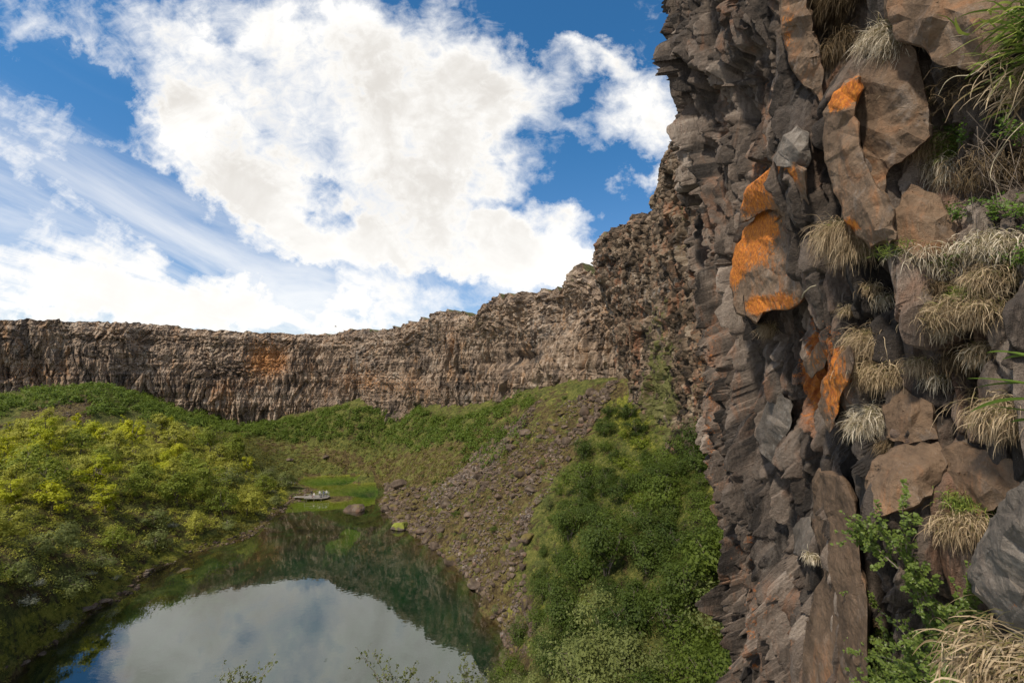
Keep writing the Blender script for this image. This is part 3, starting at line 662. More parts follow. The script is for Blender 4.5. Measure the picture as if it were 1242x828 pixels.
# blocks hang obliquely: what sticks out also slides down (or up) the face
hd_ = h - lean; lead = hd_ * (0.32 + 0.3 * far_w); X = X + d[:, 0][:, None] * lead; Y = Y + d[:, 1][:, None] * lead
Z = Z - hd_ * (0.28 + 0.75 * fbm(S * 0.16, Z * 0.12, 11, 81, 2))
px0, py0 = project(np.stack([X.ravel(), Y.ravel(), Z.ravel()], 1)); px0 = px0.reshape(Z.shape); py0 = py0.reshape(Z.shape)
moss = np.full(Z.shape, -0.25) + 0.35 * blob2(px0, py0, 890, 800, 20, 60)
lich = -0.75 + 0.42 * (id1 > 0.75) + 0.34 * (id2 > 0.78) + 0.64 * sstep(480, 640, py0) * sstep(1060, 900, px0) + 0.75 * blob2(px0, py0, 862, 450, 14, 200) + 1.4 * blob2(px0, py0, 1000, 445, 42, 85) + 0.7 * blob2(px0, py0, 962, 50, 18, 70) + 0.6 * blob2(px0, py0, 925, 300, 50, 110)
soil = sstep(1050, 1140, px0)
cell = np.clip(0.30 * id1 + 0.40 * id2 + 0.38 * id3 - 0.04 + 0.06 * soil, 0, 1)
near_cliff = link('near_cliff', mesh_np('near_cliff', np.stack([X, Y, Z], -1).reshape(-1, 3), grid_faces(NU, NV), M_NEAR, False, {'cell': cell.ravel(), 'moss': moss.ravel(), 'lich': lich.ravel()}))
tag(near_cliff, 'dark flaky basalt wall towering right of the viewpoint', kind='structure')
NEAR_V = np.stack([X, Y, Z], -1)[::3, ::3]
# ------------------------------------------------------------------ trees and shrubs of the valley
def crown_leaves(rng, h0, h1, rad, nclump, nleaf, size, flat=1.0, clump_r=0.30, shell=0.55):
    """leaves gathered in uneven clumps through a crown between heights h0 and h1 -> (V, Q, cell, clump centres)"""
    cs = []
    hm, hh = (h0 + h1) / 2, (h1 - h0) / 2
    lob = rng.random(5) * 6.28
    while len(cs) < nclump:
        p = rng.normal(size=3); p /= np.linalg.norm(p) + 1e-9
        p *= (shell + (1 - shell) * rng.random()) if rng.random() < 0.75 else rng.random()
        az = math.atan2(p[1], p[0]); w = 1 + 0.28 * math.sin(2 * az + lob[0]) + 0.18 * math.sin(3 * az + lob[1]) + 0.15 * math.sin(5 * p[2] + lob[2])
        taper = 1 - 0.35 * max(0, p[2])
        cs.append((p[0] * rad * w * taper, p[1] * rad * w * taper, hm + p[2] * hh * (0.85 + 0.3 * rng.random())))
    cs = np.array(cs)
    k = rng.integers(0, nclump, nleaf); cr = clump_r * rad * (0.35 + 1.1 * rng.random(nclump))
    off = rng.normal(size=(nleaf, 3)) * np.array([1, 1, 0.75 * flat]) * 0.6
    P = cs[k] + off * cr[k][:, None]
    P[:, 2] = np.maximum(P[:, 2], 0.02)
    N = off + unit(cs - np.array([0, 0, hm]))[k] * 0.8 + np.array([0, 0, 0.9]) + rng.normal(size=(nleaf, 3)) * 0.55
    V, Q = leaf_quads(P, N, size, rng)
    tone = np.clip(rng.random(nclump)[k] * 0.6 + rng.random(nleaf) * 0.4, 0, 1)
    return V, Q, np.repeat(tone, 4), cs

def wood_mesh(name, rng, height_, r0, targets, nst=1, lean=0.15, spread=0.0):
    acc = Acc()
    for sidx in range(nst):
        a = rng.random() * 6.28; top = np.array([math.cos(a), math.sin(a), 0]) * (spread * (0.6 + 0.6 * rng.random()) + lean * height_ * rng.random()); top[2] = height_ * (0.75 + 0.25 * rng.random())
        tt = np.linspace(0, 1, 6); path = top * tt[:, None] + rng.normal(size=(6, 3)) * 0.03 * height_ * (tt * (1 - tt) * 4)[:, None]; path[0, 2] = -0.35
        V, Q = tube(path, r0 * (1 - 0.85 * tt) + 0.006, 6); acc.add(V, Q)
        for c in targets[sidx::nst]:
            f = 0.25 + 0.5 * rng.random(); i = f * 5; b = path[int(i)] + (path[min(5, int(i) + 1)] - path[int(i)]) * (i % 1)
            m_ = (b + c) / 2 + rng.normal(size=3) * 0.06 * height_ + np.array([0, 0, 0.05 * height_])
            V, Q = tube(np.array([b, m_, c]), r0 * np.array([0.42, 0.25, 0.08]), 4); acc.add(V, Q)
    return acc.mesh(name, M_BARK, True)

def tree_proto(seed, h, rad, mat, nleaf, size, nclump=26, h0=0.18):
    rng = np.random.default_rng(seed)
    V, Q, cell, cs = crown_leaves(rng, h * h0, h * 0.98, rad, nclump, nleaf, size)
    cm = mesh_np('crown', V, Q, mat, True, {'cell': cell})
    tm = wood_mesh('trunk', rng, h * 0.92, 0.035 * h ** 0.8, cs[:nclump // 2], 2 if seed % 3 == 0 else 1)
    return cm, tm

def shrub_proto(seed, h, rad, mat, nleaf, size, nclump=24):
    """a shrub as one mesh: foliage and stems"""
    rng = np.random.default_rng(seed)
    V, Q, cell, cs = crown_leaves(rng, 0.02, h, rad, nclump, nleaf, size, clump_r=0.34, shell=0.45)
    fm = mesh_np('foliage', V, Q, mat, True, {'cell': cell})
    sm = wood_mesh('stem', rng, h * 0.85, 0.022 * h ** 0.7, cs[:nclump // 2], 4, spread=rad * 0.5)
    return fm, sm

def place_plant(name, metas, loc, rotz, sc, label, cat, group):
    """an Empty at the root with its mesh parts"""
    o = bpy.data.objects.new(name, None); o.empty_display_size = 0.3; C.objects.link(o)
    o.location = loc; o.rotation_euler = (0, 0, rotz); o.scale = sc
    tag(o, label, cat, group)
    for nm, me in metas: link(nm, me, o)
    return o

# --- sample ground positions with a minimum spacing that grows with distance
def scatter(poly, xr, yr, n, dmin, seed, grow=0.0, reject=None, zmin=0.25):
    rng = np.random.default_rng(seed); out = []; cellmap = {}
    x = rng.uniform(*xr, 40 * n); y = rng.uniform(*yr, 40 * n); z = height(x, y)
    px, py = project(np.stack([x, y, z], 1)); ok = in_poly(px, py, poly) & (z > zmin)
    for X, Y, Z, PX, PY in zip(x[ok], y[ok], z[ok], px[ok], py[ok]):
        dm = dmin * (1 + grow * math.hypot(X, Y))
        gi, gj = int(X // 3), int(Y // 3); bad = False; rg = int(dm // 3) + 1
        for a in range(gi - rg, gi + rg + 1):
            for b in range(gj - rg, gj + rg + 1):
                for (u, v) in cellmap.get((a, b), ()):
                    if (u - X) ** 2 + (v - Y) ** 2 < dm * dm: bad = True; break
                if bad: break
            if bad: break
        if bad or (reject is not None and reject(PX, PY, X, Y)): continue
        cellmap.setdefault((gi, gj), []).append((X, Y)); out.append((X, Y, Z, PX, PY))
        if len(out) >= n: break
    return out

# ---- the wood on the left bank
T_OLIVE = [tree_proto(100 + i, h, r, L_OLIVE, 3000, 0.26) for i, (h, r) in enumerate([(5.2, 2.5), (4.4, 2.3), (5.8, 2.3)])]
T_GREEN = [tree_proto(110 + i, h, r, L_GREEN, 3000, 0.25) for i, (h, r) in enumerate([(5.0, 2.4), (4.2, 2.5)])]
T_BRIGHT = [tree_proto(120 + i, h, r, L_BRIGHT, 2200, 0.27, 18) for i, (h, r) in enumerate([(5.2, 1.8), (4.6, 2.0), (5.8, 1.6)])]
T_WILLOW = [tree_proto(130 + i, h, r, L_WILLOW, 2300, 0.22, 24, 0.05) for i, (h, r) in enumerate([(3.2, 2.4), (2.8, 2.2)])]
T_SPRUCE = [tree_proto(140 + i, h, r, L_BRIGHT, 700, 0.26, 16, 0.05) for i, (h, r) in enumerate([(3.4, 0.75), (2.8, 0.7)])]
WOOD = [(-330,520),(0,517),(60,513),(150,516),(215,522),(262,548),(320,570),(352,592),(345,606),(308,632),(238,652),(166,682),(98,722),(52,750),(-10,792),(-330,860)]
spots = scatter(WOOD, (-150, -28), (44, 150), 285, 2.3, 5, grow=0.011)
rng = np.random.default_rng(77)
for (x, y, z, px, py) in spots:
    n_ = float(fbm(np.array([x * 0.045]), np.array([y * 0.045]), 0, 91, 3)[0]); u = rng.random()
    shore = py > 600 + (345 - px) * 0.30 - 30
    if py < 531 and px < 160: kind, pro = 'bright', T_SPRUCE
    elif shore and u < 0.65: kind, pro = 'willow', T_WILLOW
    elif py < 660 and u < 0.42 + 0.7 * n_ and px > -40: kind, pro = 'bright', T_BRIGHT
    elif u < 0.80 + 0.3 * n_ and py < 680: kind, pro = 'olive', T_OLIVE
    else: kind, pro = 'green', T_GREEN
    cm, tm = pro[int(rng.integers(len(pro)))]
    k = (0.85 + 0.55 * rng.random()) * (0.80 if py > 690 else 1.0 if py > 640 else 1.2)
    nearby = 'below the far mound' if py < 545 else 'on the shore of the pond' if shore else 'low in the wood at the left edge' if py > 640 and px < 120 else 'in the middle of the left wood' if py < 610 else 'in the lower half of the left wood'
    side = '' if shore else ', on its left side' if px < 110 else ', towards the pond' if px > 210 else ''
    look = {'bright': 'bright yellow-green', 'willow': 'low grey-green', 'olive': 'dull olive', 'green': 'deep green'}[kind]
    sp = 'willow' if kind == 'willow' else 'young conifer' if pro is T_SPRUCE else 'birch tree'
    place_plant({'willow': 'willow_tree', 'young conifer': 'conifer_tree'}.get(sp, 'birch_tree'), [('crown', cm), ('trunk', tm)], (x, y, z - 0.1), rng.random() * 6.28, (k, k, k * (0.85 + 0.3 * rng.random())),
                f'{look} {sp} {nearby}{side}', 'tree', f'{look} {sp}s {nearby}{side}')

# ---- shrubs of the right-hand slope
S_DEEP = [shrub_proto(200 + i, h, r, L_DEEP, 3600, 0.125) for i, (h, r) in enumerate([(2.2, 1.5), (1.8, 1.6), (2.6, 1.4)])]
S_GREEN = [shrub_proto(210 + i, h, r, L_SHRUB, 3200, 0.125) for i, (h, r) in enumerate([(1.9, 1.4), (1.5, 1.5)])]
S_WILL = [shrub_proto(220 + i, h, r, L_WILLOW, 3000, 0.11) for i, (h, r) in enumerate([(1.5, 1.3), (2.0, 1.4)])]
S_LOW = [shrub_proto(230 + i, h, r, L_LIME, 1500, 0.11) for i, (h, r) in enumerate([(0.7, 1.0), (0.9, 0.9)])]
THICK = [(742,492),(760,498),(790,560),(825,555),(858,562),(872,585),(880,660),(890,720),(905,860),(560,900),(600,800),(650,740),(660,690),(655,640),(672,600),(695,570),(715,530)]
spots = scatter(THICK, (-8, 34), (20, 96), 240, 1.75, 6, grow=0.008)
for (x, y, z, px, py) in spots:
    n_ = float(fbm(np.array([x * 0.10]), np.array([y * 0.10]), 0, 92, 3)[0]); u = rng.random()
    edge = px < 700 - (py - 560) * 0.15
    if py > 745 and u < 0.35: kind, pro = 'grey-green willow', S_WILL
    elif edge and u < 0.45: kind, pro = 'grey-green willow', S_WILL
    elif u < 0.16 + 0.25 * n_: kind, pro = 'low yellow-green', S_LOW
    elif u < 0.68 + 0.5 * n_: kind, pro = 'dark green', S_DEEP
    else: kind, pro = 'mid green', S_GREEN
    fm, sm = pro[int(rng.integers(len(pro)))]
    k = (0.8 + 0.9 * rng.random() ** 1.5) * (0.8 if edge else 1.3) * (0.8 if py < 540 else 1)
    w_ = 'below the mossy cliff corner' if py < 560 else 'nearest the bottom of the slope' if py > 745 else 'at the rubble edge of the slope' if edge else 'against the foot of the near wall' if px > 810 else 'in the middle of the right slope'
    h_ = ', upper part' if 560 <= py < 650 and not edge else ''
    place_plant('shrub', [('foliage', fm), ('stem', sm)], (x, y, z - 0.08), rng.random() * 6.28, (k, k, k * (0.8 + 0.4 * rng.random())),
                f'{kind} shrub {w_}{h_}', 'shrub', f'{kind} shrubs {w_}{h_}')

# ---- scattered low shrubs and sage-grey willows
spots = scatter([(470,560),(600,490),(740,470),(700,540),(650,600),(640,740),(620,800),(600,740),(560,680),(480,600)], (-30, 20), (40, 150), 46, 1.6, 9, grow=0.012)
for (x, y, z, px, py) in spots:
    fm, sm = (S_WILL + S_GREEN)[int(rng.integers(4))]; k = 0.35 + 0.45 * rng.random()
    place_plant('shrub', [('foliage', fm), ('stem', sm)], (x, y, z - 0.05), rng.random() * 6.28, (k, k, k * 0.8), 'small shrub growing alone among the talus stones', 'shrub', 'small shrubs scattered over the talus')
S_SAGE = [shrub_proto(240, 0.9, 1.0, L_SAGE, 900, 0.14, 14)]
for i, (px, py) in enumerate([(208,640),(135,748),(95,710),(45,720),(30,745),(75,768),(352,588),(330,598),(340,583),(140,705),(110,698)]):
    best = None
    for yy in np.linspace(40, 170, 261):
        p = at(px, py, yy); hh = float(height(np.array([p.x]), np.array([p.y]))[0])
        if p.z <= hh: best = (p.x, p.y, hh); break
    if best is None: continue
    k = 0.6 + 0.7 * rng.random()
    place_plant('willow_bush', [(a, b) for a, b in zip(('foliage', 'stem'), S_SAGE[0])], best, rng.random() * 6, (k, k, k),
                'large silvery woolly willow bush in the wood above the white stone' if i == 0 else 'silvery woolly willow bush beside the viewing deck' if px > 300 else 'silvery woolly willow bush on the left bank of the pond', 'bush', 'silvery willow bushes')

# ---- far thickets that read as one mass, and ground cover
def mass(name, polys, xr, yr, n, rad, hgt, mat, leafs, size, label, seed, zmin=0.3, gate=None):
    rng = np.random.default_rng(seed); acc = Acc()
    x = rng.uniform(*xr, n * 8); y = rng.uniform(*yr, n * 8); z = height(x, y); px, py = project(np.stack([x, y, z], 1))
    jx = px + 22 * fbm(x * 0.09, y * 0.09, 0, seed, 3); jy = py + 7 * fbm(x * 0.12, y * 0.12, 3, seed, 3)
    ok = np.zeros(x.shape, bool)
    for p in polys: ok |= in_poly(jx, jy, p)
    ok &= z > zmin
    if gate is not None: ok &= fbm(x * 0.14, y * 0.14, 0, seed + 9, 4) > gate
    idx = np.where(ok)[0][:n]
    for i in idx:
        r = rad * (0.55 + 0.9 * rng.random()); h_ = hgt * (0.5 + 0.9 * rng.random())
        d_ = rng.normal(size=(leafs, 3)); d_ /= np.linalg.norm(d_, axis=1)[:, None]; d_[:, 2] = np.abs(d_[:, 2]); rr_ = 0.55 + 0.5 * rng.random(leafs)
        P = np.array([x[i], y[i], z[i] - 0.1]) + d_ * rr_[:, None] * np.array([r, r, h_])
        V, Q = leaf_quads(P, d_ + np.array([0, 0, .5]) + rng.normal(size=(leafs, 3)) * 0.5, size * min(1.2, max(0.4, math.hypot(x[i], y[i]) / 110)), rng)
        acc.add(V, Q, cell=np.clip(rng.random() * 0.7 + np.repeat(rng.random(leafs), 4) * 0.35, 0, 1))
    o = link(name, acc.mesh(name, mat, True)); tag(o, label, 'scrub', kind='stuff'); return o

mass('scrub', [[(-40,488),(40,476),(125,466),(180,474),(260,500),(320,514),(330,528),(290,528),(200,512),(140,505),(112,504),(118,485),(60,495),(-40,505)]], (-190, -55), (115, 188), 900, 1.6, 1.9, L_SCRUB, 70, 0.5, 'dark green birch scrub on the mound under the far left cliff', 301)
mass('scrub', [[(290,520),(340,508),(400,498),(445,494),(470,500),(440,520),(400,532),(330,538)], [(435,498),(480,486),(535,500),(560,508),(600,496),(640,480),(650,485),(600,520),(560,534),(500,548),(440,540),(425,525)], [(560,535),(640,505),(660,512),(610,560),(540,565)]], (-110, 15), (100, 190), 900, 1.5, 1.7, L_SCRUB, 70, 0.42, 'green scrub band along the foot of the far cliff behind the pond', 302)
mass('heath', [[(200,505),(300,525),(420,535),(520,545),(640,520),(600,570),(480,590),(440,575),(360,578),(350,590),(300,560),(230,530)]], (-110, 25), (85, 180), 2300, 0.55, 0.35, L_HEATH, 26, 0.24, 'low brownish heath on the flat behind the pond and the upper talus', 303)
mass('ground_cover', [THICK, [(640,640),(720,520),(780,500),(740,470),(700,480),(560,560),(520,590),(640,700)], [(740,470),(775,465),(810,540),(870,560),(880,600),(800,580)]], (-20, 36), (22, 130), 3600, 0.34, 0.16, L_SHRUB, 26, 0.16, 'grass and low herbs between the shrubs of the right slope', 304)
mass('ground_cover', [[(690,560),(740,490),(775,475),(830,570),(870,570),(885,640),(800,640),(700,640),(650,740),(640,700)]], (-5, 36), (30, 100), 3000, 0.34, 0.16, L_LIME, 26, 0.16, 'yellow-green fresh herbs in patches on the right slope', 306)
mass('ground_cover', [[(-60,900),(0,790),(90,735),(170,690),(250,650),(330,615),(350,600),(345,606),(300,650),(238,668),(175,702),(100,762),(20,835)]], (-90, -30), (42, 135), 2600, 0.45, 0.16, L_HEATH, 40, 0.22, 'moss and heath along the left shore of the pond', 305)
mass('undergrowth', [WOOD], (-150, -28), (44, 152), 6500, 0.85, 0.75, L_OLIVE, 44, 0.23, 'olive undergrowth filling the wood on the left bank', 307)
TALUS = [(470,585),(520,585),(600,530),(690,480),(757,462),(720,510),(680,560),(645,620),(640,690),(650,770),(640,812),(612,812),(606,755),(566,700),(512,655),(470,610)]
mass('ground_cover', [TALUS], (-40, 30), (38, 165), 600, 0.55, 0.28, L_SHRUB, 30, 0.22, 'green patches of grass and dwarf shrubs between the talus stones', 308, gate=0.10)
mass('moss', [TALUS], (-40, 30), (38, 165), 800, 0.5, 0.26, L_HEATH, 34, 0.18, 'brownish yellow moss hummocks over the talus', 309, gate=0.02)
# ------------------------------------------------------------------ rocks standing out of the near wall
_nv = NEAR_V; _nf = grid_faces(*_nv.shape[:2])
NEARB = BVHTree.FromPolygons(_nv.reshape(-1, 3).tolist(), _nf.tolist())
EYE = Vector((0, 0, CAMZ)); SLABS = []
def hit(px, py):
    d_ = ray(px, py).normalized(); p, n, i, dd = NEARB.ray_cast(EYE, d_)
    if p is None: return None
    if n.dot(d_) > 0: n = -n
    return p, n, dd

from mathutils.geometry import delaunay_2d_cdt
def slab(name, outline, inner, label, cat, mat, front=0.15, thick=0.6, lich=(), rough=0.012, sub=0.035, tiltx=0.0, tilty=0.0, D=None, moss=-0.4, cell=0.5, facet=0.012, fs=0.35, lich0=-0.85):
    """a block of rock: outline and inner ridge points in reference pixels with relief (metres towards the viewer)"""
    rs = random.Random(int(outline[0][0] * 13 + outline[0][1])); o3 = [(p[0], p[1], p[2] if len(p) > 2 else 0.0) for p in outline]; inner = list(inner)
    ctl_ = o3 + [(p[0], p[1], p[2] if len(p) > 2 else 0.0) for p in inner]; jag = []
    for i_, a_ in enumerate(o3):                                       # broken edges
        b_ = o3[(i_ + 1) % len(o3)]; jag.append(a_); L_ = math.hypot(b_[0] - a_[0], b_[1] - a_[1]); m_ = min(4, int(L_ / 11))
        for k_ in range(1, m_ + 1):
            f_ = k_ / (m_ + 1); j_ = rs.uniform(-2.4, 2.4) if L_ > 14 else 0
            jag.append((a_[0] + (b_[0] - a_[0]) * f_ - (b_[1] - a_[1]) / L_ * j_, a_[1] + (b_[1] - a_[1]) * f_ + (b_[0] - a_[0]) / L_ * j_, a_[2] + (b_[2] - a_[2]) * f_ + rs.uniform(-.03, .03)))
    outline = jag; xs_ = [p[0] for p in outline]; ys_ = [p[1] for p in outline]; tries = int((max(xs_) - min(xs_)) * (max(ys_) - min(ys_)) / 420)
    for _ in range(tries):                                             # fracture facets
        x_, y_ = rs.uniform(min(xs_), max(xs_)), rs.uniform(min(ys_), max(ys_))
        if not in_poly(np.array([x_]), np.array([y_]), [(p[0], p[1]) for p in outline])[0] or min(math.hypot(x_ - p[0], y_ - p[1]) for p in outline + inner) < 8: continue
        ws = [1 / (math.hypot(x_ - p[0], y_ - p[1]) ** 2 + 4) for p in ctl_]; inner.append((x_, y_, sum(w * p[2] for w, p in zip(ws, ctl_)) / sum(ws) + rs.uniform(-.035, .05)))
    pts = [(p[0], p[1], p[2] if len(p) > 2 else 0.0) for p in outline] + [(p[0], p[1], p[2] if len(p) > 2 else 0.0) for p in inner]
    no = len(outline); cx = sum(p[0] for p in outline) / no; cy = sum(p[1] for p in outline) / no
    hs = [(p[0], p[1], NEARB.ray_cast(EYE, ray(p[0], p[1]).normalized())) for p in pts + [((p[0] + cx) / 2, (p[1] + cy) / 2) for p in pts]]
    hs = np.array([(a, b, h_[3]) for a, b, h_ in hs if h_[0] is not None])
    if D is None:
        Am = np.stack([(hs[:, 0] - cx) / 100, (hs[:, 1] - cy) / 100, np.ones(len(hs))], 1); sol = np.linalg.lstsq(Am, hs[:, 2], rcond=None)[0]
        tiltx = float(np.clip(sol[0] * 0.85, -3.5, 1.0)); tilty = float(np.clip(sol[1] * 0.8, -1.0, 1.0)); D = float(sol[2])
        front = front + 0.7 * float(np.std(hs[:, 2] - Am @ sol))
    def pos(p, extra=0.0, shrink=0.0):
        px = p[0] + (cx - p[0]) * shrink; py = p[1] + (cy - p[1]) * shrink
        dist_ = D - front - p[2] + tiltx * (p[0] - cx) / 100 + tilty * (p[1] - cy) / 100 + extra
        return EYE + ray(px, py).normalized() * dist_
    ring = [(i, (i + 1) % no) for i in range(no)]
    r_ = delaunay_2d_cdt([Vector((p[0], -p[1])) for p in pts], [], [list(range(no))], 1, 1e-4)
    bm = bmesh.new()
    co = []
    for k, v in enumerate(r_[0]):
        src = r_[3][k]
        co.append(pts[src[0]] if src else (v.x, -v.y, 0.0))
    fv = [bm.verts.new(pos(p)) for p in co]
    for f in r_[2]: bm.faces.new([fv[i] for i in f])
    idx = {src[0]: k for k, src in enumerate(r_[3]) if src}
    bv = [bm.verts.new(pos(pts[i], thick * 0.45, -0.03)) for i in range(no)]; cv = [bm.verts.new(pos(pts[i], thick, 0.25)) for i in range(no)]
    for i, j in ring:
        try:
            bm.faces.new([fv[idx[j]], fv[idx[i]], bv[i], bv[j]]); bm.faces.new([bv[j], bv[i], cv[i], cv[j]])
        except (ValueError, KeyError): pass
    try: bm.faces.new(cv)
    except ValueError: pass
    bmesh.ops.recalc_face_normals(bm, faces=bm.faces)
    bmesh.ops.triangulate(bm, faces=bm.faces[:])
    for _ in range(6):
        ed = [e for e in bm.edges if e.calc_length() > sub]
        if not ed or len(bm.verts) > 30000: break
        bmesh.ops.subdivide_edges(bm, edges=ed, cuts=1, use_grid_fill=False); bmesh.ops.triangulate(bm, faces=[f for f in bm.faces if len(f.verts) > 3])
    bmesh.ops.smooth_vert(bm, verts=bm.verts[:], factor=0.15, use_axis_x=True, use_axis_y=True, use_axis_z=True)
    bm.normal_update()
    P = np.array([tuple(v.co) for v in bm.verts]); N = np.array([tuple(v.normal) for v in bm.verts])
    sd = int(abs(cx * 7 + cy)) % 9973
    u1 = P[:, 0] * 0.8 + P[:, 1] * 0.6; 
    hgt = facet * (chunks(u1, P[:, 2], fs, fs * 1.6, sd, 1.3)[0]) + rough * fbm(P[:, 0] * 7, P[:, 1] * 7, P[:, 2] * 7, sd, 4) + rough * 1.6 * fbm(P[:, 0] * 2, P[:, 1] * 2, P[:, 2] * 2, sd + 3, 3)
    Pn = P + N * hgt[:, None]
    base_ = Vector(Pn.mean(0)); ppx, ppy = project(P)
    lv = np.full(len(P), lich0)
    for (lx, ly, lrx, lry, val) in lich: lv = lv + val * np.exp(-(((ppx - lx) / lrx) ** 2 + ((ppy - ly) / lry) ** 2) ** 1.5)
    F_ = np.array([[v.index for v in f.verts] for f in bm.faces]); 
    me = mesh_np(name, Pn - np.array(base_), F_, mat, False, {'cell': np.clip(cell + 0.35 * fbm(P[:, 0] * 1.5, P[:, 1] * 1.5, P[:, 2], sd, 3), 0, 1), 'moss': np.full(len(P), moss), 'lich': lv})
    SLABS.append(BVHTree.FromPolygons(Pn.tolist(), F_.tolist()))
    bm.free()
    o = link(name, me, loc=base_); tag(o, label, cat); return o

slab('rock_slab', [(899,253,-.1),(907,228),(931,207),(943,198),(964,196),(976,207),(978,228),(982,248,-.1),(968,270,-.05),(954,267),(943,255),(924,256),(907,267),(900,269,-.1)],
     [(925,235,.22),(950,215,.18),(948,245,.26),(965,250,.12)], 'rounded rock thickly crusted with orange lichen, above the large leaning orange slab', 'rock', M_SLAB, 0.30, 0.9,
     [(915,240,36,36,1.65),(950,208,34,16,1.3),(960,235,14,24,.9)], tiltx=-0.45)
slab('rock_slab', [(887,333,-.15),(894,297,-.05),(907,275),(924,256),(944,256),(964,270),(982,288,-.1),(981,335,-.1),(976,360,-.1),(954,375,-.1),(927,379,-.05),(918,391,-.1),(907,383,-.1),(894,379,-.15),(887,347,-.18)],
     [(931,291,.30),(910,330,.26),(944,262,.22),(926,378,.05),(950,320,.20),(955,350,.12)], 'large leaning brown slab with its left facet covered in orange lichen', 'rock', M_SLAB, 0.45, 1.1,
     [(906,300,28,46,1.6),(925,268,26,22,1.3),(889,335,12,34,1.15),(945,368,48,16,1.3),(950,318,26,50,1.0),(915,375,16,16,1.0)], tiltx=-0.55, fs=0.6, facet=0.014)
slab('rock_slab', [(937,193,-.1),(951,165),(967,153),(981,162,-.05),(982,193,-.1),(973,206),(964,199),(943,200)], [(962,175,.2),(970,185,.18)], 'smooth grey rock on top of the orange crusted rock', 'rock', M_GREY, 0.25, 0.8, tiltx=-0.4)
slab('rock_slab', [(1000.6,137,-.05),(1013,114),(1041,94,.05),(1044,109),(1036,132,.05),(1041,167,.05),(1056,213,.08),(1084,253,.05),(1087,291),(1056,299,-.05),(1028,269,-.05),(1011,223,-.08),(998,177,-.1)],
     [(1024,135,.12),(1025,180,.14),(1045,245,.15),(1062,280,.1)], 'tall brown slab with a bright orange patch at its top', 'rock', M_SLAB, 0.40, 0.8,
     [(1020,118,24,22,1.8),(1038,104,9,18,1.2),(1033,272,16,14,1.6),(1010,160,8,40,.65)], tiltx=-0.3, fs=0.9, facet=0.03)
slab('rock_slab', [(1038,100,-.05),(1050,75),(1085,45),(1110,60),(1125,130),(1130,165),(1100,190),(1078,205),(1068,250,-.05),(1054,213,-.05),(1041,167,-.05),(1034,132,-.05)],
     [(1060,100,.12),(1095,110,.15),(1065,160,.10),(1100,160,.12)], 'wide brown slab behind the tall one, below hanging dry grass', 'rock', M_SLAB, 0.22, 0.8, [(1060,150,22,22,.85)], tiltx=-0.25, cell=0.4)
slab('rock_slab', [(940,-70),(975,-80),(978,0,.05),(990,46,.08),(999,86,.05),(998,122,-.05),(975,104,-.05),(957,76,-.08),(950,30,-.1),(944,-20,-.1)],
     [(968,20,.18),(980,70,.15)], 'pointed grey-brown slab rusty along its edges at the top of the wall', 'rock', M_SLAB, 0.45, 1.0, [(956,40,16,60,1.2),(985,55,9,40,.7),(990,100,10,20,.7)], tiltx=-0.5, facet=0.03)
slab('rock_slab', [(1084,254,-.05),(1105,223),(1140,240),(1165,274),(1155,309,-.05),(1115,314,-.05),(1084,299,-.05)], [(1110,260,.12),(1135,280,.10)], 'squat grey-brown slab right of the tall orange topped slab', 'rock', M_SLAB, 0.22, 0.7, tiltx=-0.2, cell=0.55)
slab('rock_slab', [(1076,10,-.1),(1085,-60),(1290,-60),(1230,40,.1),(1190,88,.05),(1140,77,.05),(1115,56,.0),(1090,47,-.05)], [(1130,20,.25),(1180,30,.3)], 'broad brown block overhanging the top right corner of the wall', 'rock', M_SLAB, 0.35, 0.9, tiltx=-0.15, cell=0.35, facet=0.014)
slab('rock_slab', [(961,640,.02),(972,629,-.04),(983,627,-.06),(987,645),(991,669),(977,676),(964,670)], [(976,643,.10),(979,668,.08)], 'square cut grey block lying in the dark crack', 'rock', M_GREY, 0.22, 0.5, tiltx=-0.3, facet=0.015)
slab('rock_slab', [(985,591,-.05),(995,573),(1021,579),(1036,607),(1042,660),(1052,740),(1060,980),(985,980,-.15),(975,780,-.15),(985,720,-.1),(1000,690,-.05),(990,658,-.08)],
     [(1005,620,.10),(1020,690,.12),(1010,780,.1)], 'long smooth grey column face right of the dark crack', 'rock', M_SLAB, 0.30, 0.8, [(1030,640,8,60,.9)], tiltx=-0.5, facet=0.03, fs=0.7, cell=0.3)
slab('rock_slab', [(917,520,-.1),(930,490),(948,475),(962,492),(958,520),(950,545,-.05),(935,560,-.1),(922,548,-.1)], [(940,515,.15)], 'pointed grey rock beside the upper end of the dark crack', 'rock', M_GREY, 0.3, 0.8, tiltx=-0.6)
slab('rock_slab', [(996,470,-.05),(1010,440),(1030,420),(1036,438),(1024,470),(1017,500),(1006,525),(995,500)], [(1015,455,.12),(1008,490,.1)], 'narrow jagged rock wholly orange with lichen under the drooping grass', 'rock', M_SLAB, 0.30, 0.6, [(1014,470,26,60,1.6)], tiltx=-0.3)
slab('rock_slab', [(973,440,-.05),(985,425),(1000,410),(1010,425),(1000,445),(985,458)], [(990,435,.1)], 'small orange crusted stone left of the jagged orange rock', 'rock', M_SLAB, 0.25, 0.5, [(990,435,22,22,1.25)], tiltx=-0.3)
slab('rock_slab', [(1052,592,-.05),(1058,560),(1090,541),(1138,536),(1150,562),(1130,600),(1100,618),(1062,626)], [(1090,570,.16),(1120,570,.15),(1080,600,.1)], 'pitted grey-brown rock below the longest drooping straw grass', 'rock', M_SLAB, 0.02, 0.6, tiltx=-0.2, facet=0.014, fs=0.2)
